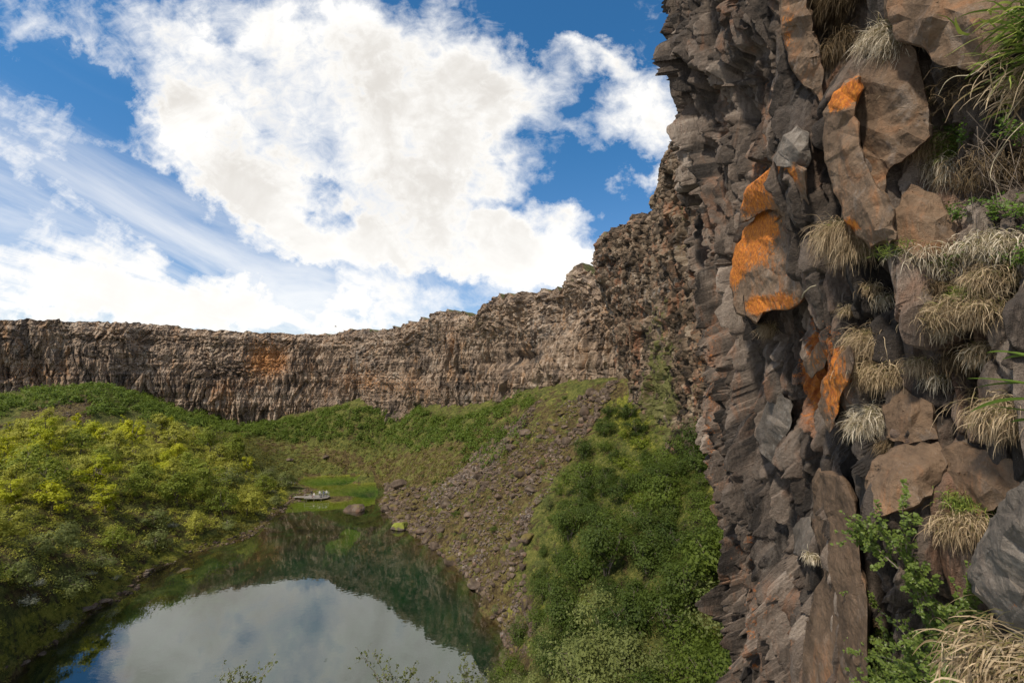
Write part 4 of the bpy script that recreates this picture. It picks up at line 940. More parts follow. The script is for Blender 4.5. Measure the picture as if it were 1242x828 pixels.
slab('rock_slab', [(1139,546),(1168,538),(1226,556),(1250,590),(1214,612),(1186,627),(1152,602)], [(1180,575,.12),(1205,590,.1)], 'flat brown rock just above and left of the big grey boulder', 'rock', M_SLAB, 0.03, 0.6, tiltx=-0.1, cell=0.45)
slab('rock_slab', [(1070,492),(1098,472),(1130,490),(1138,532),(1100,541),(1075,532)], [(1105,505,.14)], 'brown pitted rock between two drooping straw tufts', 'rock', M_SLAB, 0.04, 0.6, facet=0.014, fs=0.2, cell=0.4)
slab('boulder', [(1178,693,-.05),(1190,660),(1213,612),(1240,586),(1300,556),(1345,640),(1330,760),(1290,830,-.1),(1240,775,-.1),(1203,738,-.06),(1182,717,-.06)],
     [(1215,665,.16),(1240,640,.20),(1260,700,.18),(1225,715,.12),(1290,650,.2)], 'big speckled grey boulder jutting in at the lower right edge', 'boulder', M_GREY, 0.85, 0.9, [(1228,735,14,9,1.1)], sub=0.02, rough=0.012, facet=0.008, fs=0.5, cell=0.62)

# ------------------------------------------------------------------ grass on the near wall
def grass_mat(name, root, tip, tip2, trans=0.25):
    m, t, out = new_mat(name)
    k = t.attr('tip'); cc = t.attr('cell')
    c = t.mix(t.rng(t.math('ADD', k, t.math('MULTIPLY', t.math('SUBTRACT', cc, 0.5), 0.5)), 0.0, 0.36), root, t.ramp(cc, [(0.0, tuple(x * 0.45 for x in tip)), (0.35, tip), (0.8, tip2), (1.0, tuple(min(1, x * 1.25) for x in tip2))]))
    d_ = t.n('BsdfPrincipled'); t.l(c, d_.inputs['Base Color']); d_.inputs['Roughness'].default_value = 0.55; d_.inputs['Specular IOR Level'].default_value = 0.25
    tl = t.n('BsdfTranslucent'); t.l(c, tl.inputs[0]); mx = t.n('MixShader'); mx.inputs[0].default_value = trans
    t.l(d_.outputs[0], mx.inputs[1]); t.l(tl.outputs[0], mx.inputs[2]); t.l(mx.outputs[0], out.inputs[0]); return m
G_STRAW = grass_mat('straw_grass', (0.19, 0.165, 0.06), (0.29, 0.205, 0.115), (0.50, 0.385, 0.245))
G_PALE = grass_mat('pale_straw', (0.20, 0.18, 0.06), (0.40, 0.32, 0.21), (0.64, 0.56, 0.43))
G_GREEN = grass_mat('green_grass', (0.06, 0.11, 0.015), (0.13, 0.19, 0.03), (0.26, 0.30, 0.06))
G_BROWN = grass_mat('brown_grass', (0.06, 0.045, 0.022), (0.11, 0.075, 0.04), (0.20, 0.14, 0.075))
RIGHT = Vector((1, 0, 0)); UP = Vector((0, 0, 1))

def tuft(crown, L, n, mat, label, seed, bias=(-0.3, 0.1), out=0.24, up=0.36, droop=1.45, spread=0.42, width=0.0024, thick=0.12, name='grass_tuft', group=None, cat='grass tuft', seg=7, D=None, wave=0.11):
    """drooping blades rooted along a crown line given in reference pixels"""
    rng = np.random.default_rng(seed)
    roots = []
    for (px, py) in crown:
        h_ = hit(px, py)
        if h_ is None: continue
        p, nn, dd = h_
        roots.append((np.array(p) if D is None else np.array(EYE + ray(px, py).normalized() * D), np.array(nn)))
    if not roots: return None
    md = float(np.median([np.linalg.norm(a - np.array(EYE)) for a, b in roots])); roots = [(a, b) for a, b in roots if abs(np.linalg.norm(a - np.array(EYE)) - md) < 0.2] or roots[:1]
    P0 = np.array([a for a, b in roots]); NN = unit(np.array([b for a, b in roots]) * np.array([1, 1, 0.4]) + np.array([-0.35, -0.35, 0])); k = len(P0)
    f = rng.random(n) * (k - 1) if k > 1 else np.zeros(n); i = np.clip(f.astype(int), 0, max(0, k - 2)); fr = (f - i)[:, None]; j = np.minimum(i + 1, k - 1)
    nn = unit(NN[i] * (1 - fr) + NN[j] * fr)
    base = P0[i] * (1 - fr) + P0[j] * fr + rng.normal(size=(n, 3)) * np.array([thick, thick, thick * 0.6]) * 0.5 + nn * 0.03
    ln = 0.60 * L * (0.22 + 1.0 * rng.random(n) ** 0.8)[:, None]
    n = int(n); clump = rng.normal(size=(14, 3))[rng.integers(0, 14, n)] * 0.6
    v0 = unit(nn * out + np.array([0, 0, up]) + np.array([bias[0], 0, bias[1]]) + (rng.normal(size=(n, 3)) * 0.7 + clump) * spread)
    g_ = np.array([0, 0, -1.0]) * droop * (0.7 + 0.6 * rng.random(n))[:, None]
    pts = [base]; v = v0
    for s_ in range(seg):
        v = unit(v + g_ * (1.9 / seg) + rng.normal(size=(n, 3)) * wave); pts.append(pts[-1] + v * ln / seg)
    pts = np.stack(pts, 1)                                            # n, seg+1, 3
    view = pts - np.array([0, 0, CAMZ]); T = np.gradient(pts, axis=1)
    side = unit(np.cross(T, rng.normal(size=(n, 1, 3)) + np.array([-.5, -.8, .2])))
    wv = width * (0.6 + 0.8 * rng.random(n))[:, None, None] * (1 - np.linspace(0, 1, seg + 1) ** 2 * 0.85)[None, :, None]
    Vt = np.stack([pts - side * wv, pts + side * wv], 2).reshape(n, -1, 3)
    nvp = 2 * (seg + 1); q0 = np.array([[2 * a, 2 * a + 1, 2 * a + 3, 2 * a + 2] for a in range(seg)])
    Q = (np.arange(n) * nvp)[:, None, None] + q0[None]
    tip = np.broadcast_to(np.repeat(np.linspace(0, 1, seg + 1), 2)[None], (n, nvp)).ravel(); cc = np.repeat(rng.random(n), nvp)
    ctr = P0.mean(0)
    o = link(name, mesh_np(name, Vt.reshape(-1, 3) - ctr, Q.reshape(-1, 4), mat, True, {'tip': tip, 'cell': cc}), loc=ctr); tag(o, label, cat, group); return o

tuft([(1072,322),(1090,312),(1112,308),(1135,316),(1155,330)], 0.32, 3000, G_PALE, 'full pale grass tussock hanging like a fringe in the middle of the ledge', 1, bias=(-.15, .1), thick=0.16, up=0.5)
tuft([(1080,308),(1105,300),(1140,305),(1160,325)], 0.14, 900, G_GREEN, 'fresh green blades on top of the full pale tussock', 2, droop=.6, up=.9)
tuft([(1002,290),(1015,282),(1030,285),(1046,305)], 0.55, 3400, G_STRAW, 'long straw tussock spilling down right of the orange slab', 3, bias=(-.35, .05), thick=0.16)
tuft([(1015,278),(1034,285),(1050,312)], 0.20, 800, G_GREEN, 'green crown of the long straw tussock beneath the tall slab', 4, droop=.7, up=.8)
tuft([(1128,385),(1150,372),(1180,368),(1205,376),(1222,392)], 0.34, 3200, G_STRAW, 'broad straw tussock with yellowish top at the right of the ledge', 5, bias=(-.1, .1), thick=0.16)
tuft([(1172,360),(1178,360)], 0.18, 700, G_GREEN, 'yellowish green blades topping the broad straw tussock', 6, droop=.6, up=.9)
tuft([(1110,182),(1130,174),(1155,180),(1165,200)], 0.34, 2200, G_STRAW, 'windswept straw tussock in front of the wide brown slab', 7, bias=(-.9, -.1), spread=.3, thick=0.12)
tuft([(1120,178),(1140,172),(1162,188)], 0.22, 900, G_GREEN, 'mossy green crown of the windswept tussock', 8, bias=(-.7, .05), droop=.6)
tuft([(1135,205),(1148,200),(1158,215)], 0.36, 1300, G_PALE, 'white beard of old grass hanging beside the squat slab', 9, bias=(-.05, -.2), spread=.18, droop=1.5)
tuft([(1060,415),(1085,400),(1110,392),(1125,405)], 0.46, 3000, G_STRAW, 'long curtain of straw grass falling below the ledge', 10, bias=(-.45, .05), thick=0.2)
tuft([(1040,462),(1060,450),(1085,452),(1110,462)], 0.36, 2600, G_STRAW, 'matted straw curtain beside the jagged orange rock', 11, bias=(-.3, .0), thick=0.2)
tuft([(1045,520),(1062,500),(1085,520)], 0.38, 1800, G_PALE, 'pale wisps hanging lowest above the pitted grey rock', 12, bias=(-.25, -.1), droop=1.2)
tuft([(1060,55),(1075,38),(1095,50),(1105,85)], 0.40, 2200, G_PALE, 'pale dry grass hanging from the top block', 13, bias=(-.35, -.15), droop=1.1)
tuft([(990,20),(1010,-10),(1035,0),(1055,20)], 0.6, 2600, G_BROWN, 'dark brown dead grass hanging in the recess at the top', 14, bias=(-.4, -.35), droop=1.0, thick=.3)
tuft([(1010,70),(1030,50),(1050,60)], 0.6, 1500, G_BROWN, 'brown dead grass behind the tip of the tall slab', 15, bias=(-.35, -.3), thick=.2)
tuft([(1060,130),(1085,110),(1110,110),(1122,130)], 0.32, 1300, G_STRAW, 'thin dry blades trailing over the wide brown slab', 16, bias=(-.7, -.3), spread=.3, droop=.6)
tuft([(1175,305),(1200,292),(1230,300)], 0.26, 1800, G_PALE, 'pale matted tuft under the dead twigs near the right edge', 17, bias=(-.15, 0), thick=.14)
tuft([(1185,340),(1210,330),(1240,345)], 0.28, 1500, G_STRAW, 'dull straw tuft between the herbs at the right edge', 18, bias=(-.25, 0), thick=.14)
tuft([(1155,640),(1172,628),(1195,635)], 0.30, 2400, G_STRAW, 'dense straw tuft tucked against the big grey boulder', 19, bias=(-.3, -.15), droop=1.4, thick=.12)
tuft([(1150,600),(1175,612),(1200,605)], 0.16, 900, G_GREEN, 'green and straw blades between flat rock and boulder', 20, bias=(-.2, .1))
tuft([(978,676),(986,673),(995,677)], 0.22, 500, G_PALE, 'nest-like bunch of straw below the square block in the crack', 21, bias=(-.1, -.2), thick=.08, width=.004)
tuft([(1045,755),(1055,748),(1065,756)], 0.10, 600, G_BROWN, 'small round tuft of reddish straw among birch leaves', 22, bias=(-.1, -.1), thick=.05)
tuft([(1228,778),(1242,770),(1256,778),(1266,795)], 0.24, 70, G_STRAW, 'stiff dry stalks splaying out under the big grey boulder', 23, bias=(-.9, .05), droop=.45, spread=.4, width=.0016, D=2.3)
tuft([(1215,808),(1235,800),(1258,815)], 0.22, 1300, G_STRAW, 'thick dry grass in the lower right corner', 24, bias=(-.35, -.2), droop=1.1, D=2.4)
tuft([(1250,30),(1268,15),(1285,40),(1290,70),(1262,90)], 0.34, 330, G_GREEN, 'long fresh green blades leaning in at the top right', 25, bias=(-.9, -.1), droop=.45, spread=.22, width=.0042, D=2.6)
tuft([(1250,95),(1265,85),(1285,110)], 0.26, 400, G_STRAW, 'straw coloured skirt beneath the long green blades', 26, bias=(-.6, -.25), droop=.7, D=2.6)
tuft([(1170,105),(1200,110),(1235,120)], 0.30, 1200, G_BROWN, 'brown tangle of dead grass under the green blades', 27, bias=(-.4, -.1), droop=.8, thick=.25, wave=.25)
tuft([(1190,200),(1215,215),(1240,205)], 0.30, 1300, G_BROWN, 'dark tangle of dead grass behind the bare twigs', 28, bias=(-.3, -.2), thick=.25, wave=.25)
tuft([(1195,480),(1220,500),(1245,520)], 0.36, 1500, G_STRAW, 'straw grass beneath the long leaves at the right edge', 29, bias=(-.5, -.1), thick=.18)
tuft([(1160,440),(1185,430),(1215,425)], 0.26, 1200, G_BROWN, 'brown dry grass behind the long pointed leaves', 30, bias=(-.3, -.1), thick=.18)
tuft([(935,398),(955,388),(975,384),(990,392)], 0.40, 1300, G_STRAW, 'dry fringe lying along the foot of the leaning orange slab', 31, bias=(-.5, -.15), droop=.9)
GRASSZ = [(1000,300),(1060,330),(1170,290),(1242,280),(1260,560),(1150,540),(1060,560),(1030,480),(1000,400)]
rng = np.random.default_rng(33); cnt = 0
while cnt < 16:
    px, py = rng.uniform(1000, 1260), rng.uniform(280, 560)
    if not in_poly(np.array([px]), np.array([py]), GRASSZ)[0]: continue
    tuft([(px, py)], 0.18 + 0.14 * rng.random(), 420, (G_STRAW, G_STRAW, G_PALE, G_BROWN)[cnt % 4], 'small dry tuft filling gaps between the large tussocks', 400 + cnt, bias=(-.3, 0), thick=.09, group='small dry tufts on the ledge'); cnt += 1

# ------------------------------------------------------------------ leafy plants close to the camera
def leaf6(Cn, Nr, Ax, size, rng, asp=0.8, fold=0.18):
    """rounded leaf folded along the midrib: two quads per leaf"""
    n = len(Cn); N = unit(Nr); a = unit(Ax - (Ax * N).sum(1, keepdims=True) * N); b = np.cross(N, a); s_ = (size * (0.6 + 0.7 * rng.random(n)))[:, None]
    def pt(u, v): return Cn + a * s_ * u + b * s_ * v * asp + N * s_ * abs(v) * fold
    V = np.stack([pt(0, 0), pt(.18, .42), pt(.62, .40), pt(1, 0), pt(.62, -.40), pt(.18, -.42)], 1).reshape(-1, 3)
    o = (np.arange(n) * 6)[:, None]
    return V, np.concatenate([o + np.array([[0, 1, 2, 3]]), o + np.array([[0, 3, 4, 5]])])
L_BIRCH = leaf_mat('birch_leaf', (0.050, 0.088, 0.016), (0.160, 0.210, 0.045), 0.35, scale=6, rough=0.4)
L_HERB = leaf_mat('herb_leaf', (0.045, 0.095, 0.015), (0.150, 0.230, 0.040), 0.3, scale=6, rough=0.45)
L_TIP = leaf_mat('birch_tip_leaf', (0.055, 0.070, 0.022), (0.165, 0.180, 0.055), 0.35, scale=3)

def sprig(paths, leaf, nper, mat, smat, r0, rng, twigs=10, tl=0.12, asp=0.85):
    """stems along given 3-D paths, side twigs and leaves -> (foliage Acc, stem Acc)"""
    fa, sa = Acc(), Acc()
    for P in paths:
        P = np.array([tuple(p) for p in P]); t0 = np.linspace(0, 1, len(P)); tt = np.linspace(0, 1, 24)
        Q_ = np.stack([np.interp(tt, t0, P[:, k]) for k in range(3)], 1); Q_[1:-1] = (Q_[:-2] + Q_[1:-1] * 2 + Q_[2:]) / 4
        Q_ += np.cumsum(rng.normal(size=Q_.shape), 0) * r0 * 0.4
        V, Qd = tube(Q_, r0 * (1 - 0.75 * tt), 5); sa.add(V, Qd)
        tws = [Q_[6:]]
        for k in range(twigs):
            i = int(rng.integers(3, 22)); d_ = unit(Q_[min(i + 1, 23)] - Q_[i] + rng.normal(size=3) * np.linalg.norm(Q_[i] - Q_[i - 1]) * 1.6)
            ln = tl * (0.5 + rng.random()); c = Q_[i] + d_ * ln * np.linspace(0, 1, 7)[:, None] + rng.normal(size=(7, 3)) * ln * 0.05; c[0] = Q_[i]; c[:, 2] += ln * 0.15 * np.linspace(0, 1, 7) ** 2
            V, Qd = tube(c, r0 * 0.35 * (1 - 0.7 * np.linspace(0, 1, 7)), 4); sa.add(V, Qd); tws.append(c)
        for c in tws:
            m_ = max(4, int(nper * (2 if c is tws[0] else 1))); f = rng.random(m_) * (len(c) - 1); i = f.astype(int).clip(0, len(c) - 2)
            b = c[i] + (c[i + 1] - c[i]) * (f - i)[:, None]; dr = unit(c[i + 1] - c[i])
            ax = unit(rng.normal(size=(m_, 3)) * 0.9 + dr * 0.6 + np.array([0, 0, -0.15])); nr = rng.normal(size=(m_, 3)) * 0.6 + np.array([-0.35, -0.5, 0.75])
            V, Qd = leaf6(b + ax * leaf * 0.25, nr, ax, leaf, rng, asp); fa.add(V, Qd, cell=np.repeat(rng.random(m_), 6))
    return fa, sa

def plant(name, fa, sa, fmat, label, cat, group=None, fname='foliage', sname='stem', smat=None):
    o = bpy.data.objects.new(name, None); o.empty_display_size = 0.1; C.objects.link(o); tag(o, label, cat, group)
    V0 = np.concatenate((sa or fa).V); ctr = V0[np.argmin(V0[:, 2])]; o.location = ctr
    for a_, nm, m_ in ((fa, fname, fmat), (sa, sname, smat or M_BARK)):
        if a_ is not None and a_.V:
            a_.V = [v - ctr for v in a_.V]; link(nm, a_.mesh(nm, m_, True), o)
    return o

def near(px, py, off):
    h_ = hit(px, py); d_ = (h_[2] if h_ else 3.0) - off
    return EYE + ray(px, py).normalized() * d_
rng = np.random.default_rng(55)
BS = [[(1175,880),(1150,800),(1120,730),(1085,670),(1062,625)], [(1175,880),(1140,820),(1100,770),(1060,735),(1035,715)], [(1170,880),(1130,830),(1085,800),(1045,790),(1025,775)],
      [(1175,880),(1165,800),(1140,740),(1120,700)], [(1165,880),(1110,840),(1065,830),(1030,822)], [(1175,880),(1160,830),(1130,780),(1115,735)], [(1150,890),(1110,860),(1085,845),(1060,815)], [(1170,890),(1150,850),(1140,800),(1150,760)], [(1160,890),(1125,850),(1095,815),(1082,770)], [(1170,890),(1135,865),(1105,850),(1070,842)], [(1120,735),(1100,690),(1095,640),(1092,605)],
      [(1180,880),(1172,790),(1168,740),(1172,705)], [(1120,860),(1090,820),(1070,790),(1052,760)], [(1090,690),(1068,668),(1050,650),(1046,632)]]
fa, sa = sprig([[near(a, b, 0.40 + 0.12 * math.sin(i * 2.1)) for a, b in p] for i, p in enumerate(BS)], 0.028, 40, L_BIRCH, M_BARK, 0.006, rng, 22, 0.20)
plant('birch_shrub', fa, sa, L_BIRCH, 'young birch with round green leaves climbing the lower right of the wall', 'shrub')
HERBS = [(1165,160,'leafy herb under the pale bare stem near the top right'),(1215,110,'dark leafy herb under the long green blades'),(1150,312,'small herb at the right end of the full pale tussock'),(1228,312,'green herb at the right edge below the twigs'),(1158,255,'creeping herb beside the white beard of grass'),
         (1200,250,'green herb below the dark hollow'),(1232,160,'leafy sprig beside the dark hollow'),(1140,180,'tiny herb behind the windswept tussock'),(1240,255,'large leaved herb at the right edge beneath the hollow'),(1205,700,'low herb left of the big grey boulder')]
for i, (px, py, lab) in enumerate(HERBS):
    ps = [[near(px + 8, py + 14, 0.06), near(px + R.uniform(-14, 14), py + R.uniform(-6, 6), 0.14), near(px + R.uniform(-26, 26), py + R.uniform(-22, 6), 0.2)] for _ in range(5)]
    fa, sa = sprig(ps, 0.026, 7, L_HERB, M_BARK, 0.003, rng, 6, 0.07, 0.7)
    plant('herb', fa, sa, L_HERB, lab, 'herb')
# bare pale stems and the tangle of dead twigs
M_DRY = simple_mat('dry_stem', (0.42, 0.36, 0.24), 0.7, 0.3, 20); M_TWIG = simple_mat('dead_twig', (0.16, 0.125, 0.095), 0.85, 0.4, 20)
def stems(name, paths, r, mat, label, cat, off=0.3):
    acc = Acc()
    for p in paths:
        P = np.array([tuple(near(a, b, off)) for a, b in p]); t0 = np.linspace(0, 1, len(P)); tt = np.linspace(0, 1, 20)
        Q_ = np.stack([np.interp(tt, t0, P[:, k]) for k in range(3)], 1); Q_[1:-1] = (Q_[:-2] + 2 * Q_[1:-1] + Q_[2:]) / 4
        V, Qd = tube(Q_, r * (1 - 0.7 * tt), 6); acc.add(V, Qd)
    V0 = np.concatenate(acc.V); ctr = V0.mean(0); acc.V = [v - ctr for v in acc.V]
    tag(link(name, acc.mesh(name, mat, True), loc=ctr), label, cat)
stems('dry_stem', [[(1262,10),(1215,62),(1180,92),(1158,92),(1146,100),(1138,116)]], 0.0065, M_DRY, 'thick pale bare stem bending down from the top right', 'stem', 0.5)
stems('dry_stem', [[(1250,0),(1205,25),(1175,42),(1153,45)]], 0.005, M_DRY, 'straight pale stem above the bent one', 'stem', 0.6)
stems('dry_stem', [[(1262,130),(1225,165),(1205,195),(1200,215),(1212,225)]], 0.0045, M_DRY, 'pale curling stem across the dark hollow', 'stem', 0.4)
tw = [[(1185 + R.uniform(-20, 60), 150 + R.uniform(-20, 60)), (1195 + R.uniform(-25, 50), 190 + R.uniform(-30, 40)), (1205 + R.uniform(-30, 45), 225 + R.uniform(-20, 30))] for _ in range(26)]
stems('dead_twigs', tw, 0.0035, M_TWIG, 'grey tangle of bare twigs over the dark hollow at the right edge', 'dead twigs', 0.22)
stems('dead_branch', [[(972,364),(975,355),(983,348),(990,346)]], 0.012, M_DRY, 'short bleached root poking out right of the leaning orange slab', 'root', 0.45)

# long pointed leaves entering from the right
def blade_leaf(px0, py0, px1, py1, Dd, wid, curl, acc, rng):
    a = np.array(EYE + ray(px0, py0).normalized() * Dd); b = np.array(EYE + ray(px1, py1).normalized() * (Dd + 0.12)); tt = np.linspace(0, 1, 12)
    ctr = a + (b - a) * tt[:, None]; ctr[:, 2] += curl * 4 * tt * (1 - tt); up = np.array([0.1, -0.5, 0.85]); sd = unit(np.cross(unit(b - a), up)); w_ = wid * np.sin(np.pi * np.clip(tt * 0.92 + 0.08, 0, 1)) ** 0.8
    nn = np.cross(sd, unit(b - a)); V = np.stack([ctr + sd * w_[:, None] + nn * w_[:, None] * 0.3, ctr, ctr - sd * w_[:, None] + nn * w_[:, None] * 0.3], 1).reshape(-1, 3)
    Q = [[3 * i + k, 3 * i + k + 1, 3 * i + k + 4, 3 * i + k + 3] for i in range(11) for k in (0, 1)]
    acc.add(V, Q, cell=np.full(len(V), rng.random()))
root = bpy.data.objects.new('leafy_plant', None); C.objects.link(root); ctr = np.array(EYE + ray(1300, 480).normalized() * 1.55); root.location = ctr
tag(root, 'plant with long pointed green leaves reaching in from the right edge', 'plant')
for q in [(1290,455,1196,428,.015,.02),(1290,478,1172,459,.013,.01),(1290,470,1184,470,.010,.01),(1290,490,1176,500,.016,.02),(1290,505,1200,492,.012,.0),(1290,520,1226,512,.012,.01),(1290,445,1215,436,.010,.015)]:
    a_ = Acc(); blade_leaf(q[0], q[1], q[2], q[3], 1.6, q[4], q[5], a_, rng); a_.V = [v - ctr for v in a_.V]; link('leaf', a_.mesh('leaf', L_HERB, True), root)
a_ = Acc(); V, Q = tube(np.array([EYE + ray(1310, 620).normalized() * 1.5, EYE + ray(1295, 520).normalized() * 1.58, EYE + ray(1288, 440).normalized() * 1.6]), np.array([.008, .006, .004])); a_.add(V - ctr, Q); link('stem', a_.mesh('stem', L_HERB, True), root)

# tops of the birches that stand on the bank below the viewpoint
for i, (X0, Y0, tips, lab) in enumerate([(-4.6, 15.0, [(432,784),(452,786),(470,800),(492,812),(505,800),(530,815),(450,815),(480,822),(515,822),(545,826)], 'top of a thin birch rising before the cloud reflection'),
                                    (-8.6, 13.0, [(325,801),(310,818),(275,810),(265,820),(295,825),(300,812)], 'lower birch top at the bottom edge left of the other'),
                                    (-1.2, 18.0, [(562,792),(575,800),(588,812),(560,815),(545,822),(600,820)], 'feathery birch top at the right end of the water')]):
    hz = float(height(np.array([X0]), np.array([Y0]))[0]); b0 = np.array([X0 + 0.2, Y0, hz - 0.3])
    tp = [np.array(at(px, py, Y0 + 0.5 * math.sin(j * 1.7))) for j, (px, py) in enumerate(tips)]; mid = np.mean(tp, 0); mid[2] -= 1.2
    paths = [[b0 + (mid - b0) * 0.45 + rng.normal(size=3) * 0.1, b0 + (mid - b0) * 0.8 + rng.normal(size=3) * 0.12, mid * 0.45 + p * 0.55, p] for p in tp]
    fa, sa = sprig(paths, 0.075, 7, L_TIP, M_BARK, 0.016, rng, 16, 0.42, 0.75)
    V, Q = tube(np.array([b0, b0 + (mid - b0) * 0.3 + [.1, 0, 0], b0 + (mid - b0) * 0.62]), np.array([.10, .07, .03]), 8); sa.add(V, Q)
    o = plant('birch_tree', fa, sa, L_TIP, lab, 'tree', fname='crown', sname='trunk')
# ------------------------------------------------------------------ boulders of the talus and the shores
def ground_hit(px, py):
    Ys = np.linspace(24, 190, 1400); d_ = ray(px, py); x = d_.x / d_.y * Ys; z = CAMZ + d_.z / d_.y * Ys; g = height(x, Ys); k = np.argmax(z <= np.maximum(g, -0.25))
    return x[k], Ys[k], max(g[k], -0.25)
def stone_mesh(seed, sub=3, flat=0.65, moss=0.0, mosstop=0.5):
    rng = np.random.default_rng(seed); bm = bmesh.new(); bmesh.ops.create_icosphere(bm, subdivisions=sub, radius=1.0)
    P = np.array([tuple(v.co) for v in bm.verts]); Fc = np.array([[v.index for v in f.verts] for f in bm.faces]); bm.free()
    for _ in range(9):                                                 # knock flat faces off the block
        n = unit(rng.normal(size=3)); dd = 0.55 + 0.3 * rng.random(); e = P @ n - dd; P = P - np.where(e > 0, e, 0)[:, None] * n * 0.92
    P = P * np.array([1, 0.6 + 0.35 * rng.random(), flat * (0.7 + 0.5 * rng.random())]); P = P * (1 + 0.10 * fbm(P[:, 0] * 1.6 + seed, P[:, 1] * 1.6, P[:, 2] * 1.6, seed, 3) + 0.03 * fbm(P[:, 0] * 6, P[:, 1] * 6, P[:, 2] * 6 + seed, seed, 2))[:, None]
    top = sstep(-0.1, 0.45, P[:, 2]) 
    return P, Fc, {'cell': np.clip(0.5 + 0.5 * fbm(P[:, 0] * 1.3 + seed, P[:, 1] * 1.3, P[:, 2] * 1.3, seed, 2), 0, 1), 'moss': moss + mosstop * top - 0.1, 'lich': np.full(len(P), -1.0)}
def stone(seed, **k):
    P, Fc, A = stone_mesh(seed, **k); return mesh_np('boulder', P, Fc, M_BOULDER, False, A)
M_MOSSY = rock_mat('green_moss_rock', [(0.12, (0.045, 0.035, 0.03)), (0.5, (0.13, 0.10, 0.08)), (0.85, (0.30, 0.27, 0.24))], s=1.4, bump=0.1, rust_amt=0.2, moss=(0.17, 0.19, 0.022))
ST = [stone(500 + i, moss=(-0.15, 0.1, 0.3, -0.35)[i % 4]) for i in range(12)]
def put(me, px, py, wpx, label, sz=1.0, mat=None, rot=None, name='boulder', group=None, sink=0.25):
    x, y, z = ground_hit(px, py); r = wpx / 2 / (F / y); o = link(name, me, loc=(x, y, z + r * 0.65 * sz * (1 - sink) - r * 0.25)); o.scale = (r, r, r * sz); o.rotation_euler = (0, 0, R.random() * 6.28 if rot is None else rot)
    tag(o, label, 'boulder', group); return o
mossy = stone(530, moss=0.55, mosstop=0.4); mossy.materials[0] = M_MOSSY
put(mossy, 484, 642, 30, 'boulder capped with bright yellow-green moss at the right shore', 0.9, rot=0.4)
put(stone(531, moss=0.1, mosstop=0.5), 430, 619, 27, 'long moss topped boulder standing alone in the shallow water', 0.8, rot=0.1)
bare = stone(532, moss=-0.8, mosstop=0.0)
put(bare, 469, 620, 16, 'pale bare boulder at the water edge right of the mossy one', 1.2)
put(ST[3], 472, 594, 18, 'dark grey boulder by the narrow inlet behind the deck', 0.9); put(ST[7], 485, 590, 22, 'slanting boulder touching the dark one by the inlet', 1.0)
put(bare, 223, 692, 15, 'long white stone lying on the left shore', 0.6, rot=0.5)
put(ST[7], 102, 738, 22, 'flat brown stone half in the water on the left shore', 0.4, rot=0.6); put(ST[3], 122, 730, 20, 'dark flat ledge stone on the left shore', 0.4, rot=0.6)
put(bare, 50, 795, 14, 'small pinkish stone at the waterline bottom left', 0.6); put(ST[3], 28, 806, 16, 'low grey stone at the waterline near the corner', 0.5)
put(bare, 395, 555, 9, 'lone brown boulder on the flat behind the pond', 1.0); put(ST[3], 352, 558, 9, 'lone pale boulder at the edge of the heath', 0.8)
put(ST[2], 660, 770, 17, 'rusty brown boulder on the mossy bank', 1.1); put(ST[3], 668, 782, 12, 'smaller rusty boulder just below the other', 1.0)
put(ST[2], 732, 752, 17, 'brown boulder alone among the dark shrubs', 1.2); put(bare, 598, 750, 9, 'white stone at the water edge on the right', .7); put(bare, 619, 770, 12, 'white topped stone above the lower right shore', .8); put(bare, 615, 801, 13, 'pale stone at the lower right shore', .8)
put(ST[3], 640, 620, 9, 'dark upright stone between talus and shrubs', 1.3); put(ST[1], 645, 594, 22, 'large brown moss hummock on the upper talus', .7)
put(ST[3], 690, 558, 12, 'dark block on the talus beside the highest shrubs', 1.1)
SCR2 = [(462,585),(520,590),(560,575),(600,545),(640,520),(690,490),(735,470),(757,462),(720,510),(680,560),(645,620),(640,690),(650,770),(640,812),(612,812),(606,755),(588,728),(566,700),(545,680),(512,655),(484,640),(468,612),(466,599)]
tal = scatter(SCR2, (-40, 30), (38, 160), 262, 0.75, 12, grow=0.006, zmin=-0.1)
rng = np.random.default_rng(88)
for (x, y, z, px, py) in tal:
    shore = z < 1.2; r = (0.34 + 1.0 * rng.random() ** 2.4) * (1.25 if shore else 1.0) * (0.8 + y / 220)
    k = int(rng.integers(12)); o = link('boulder', ST[k], loc=(x, y, z + r * 0.12)); o.scale = (r, r, r * (0.7 + 0.5 * rng.random())); o.rotation_euler = (rng.normal() * 0.2, rng.normal() * 0.2, rng.random() * 6.28)
    w_ = 'along the right waterline' if shore else 'high on the talus below the cliff' if py < 540 else 'in the lower talus by the shrubs' if py > 690 else 'in the middle of the talus'
    m_ = ('brown', 'moss patched', 'mossy', 'bare')[k % 4]
    tag(o, f'{m_} stone {w_}', 'boulder', f'{m_} stones {w_}')
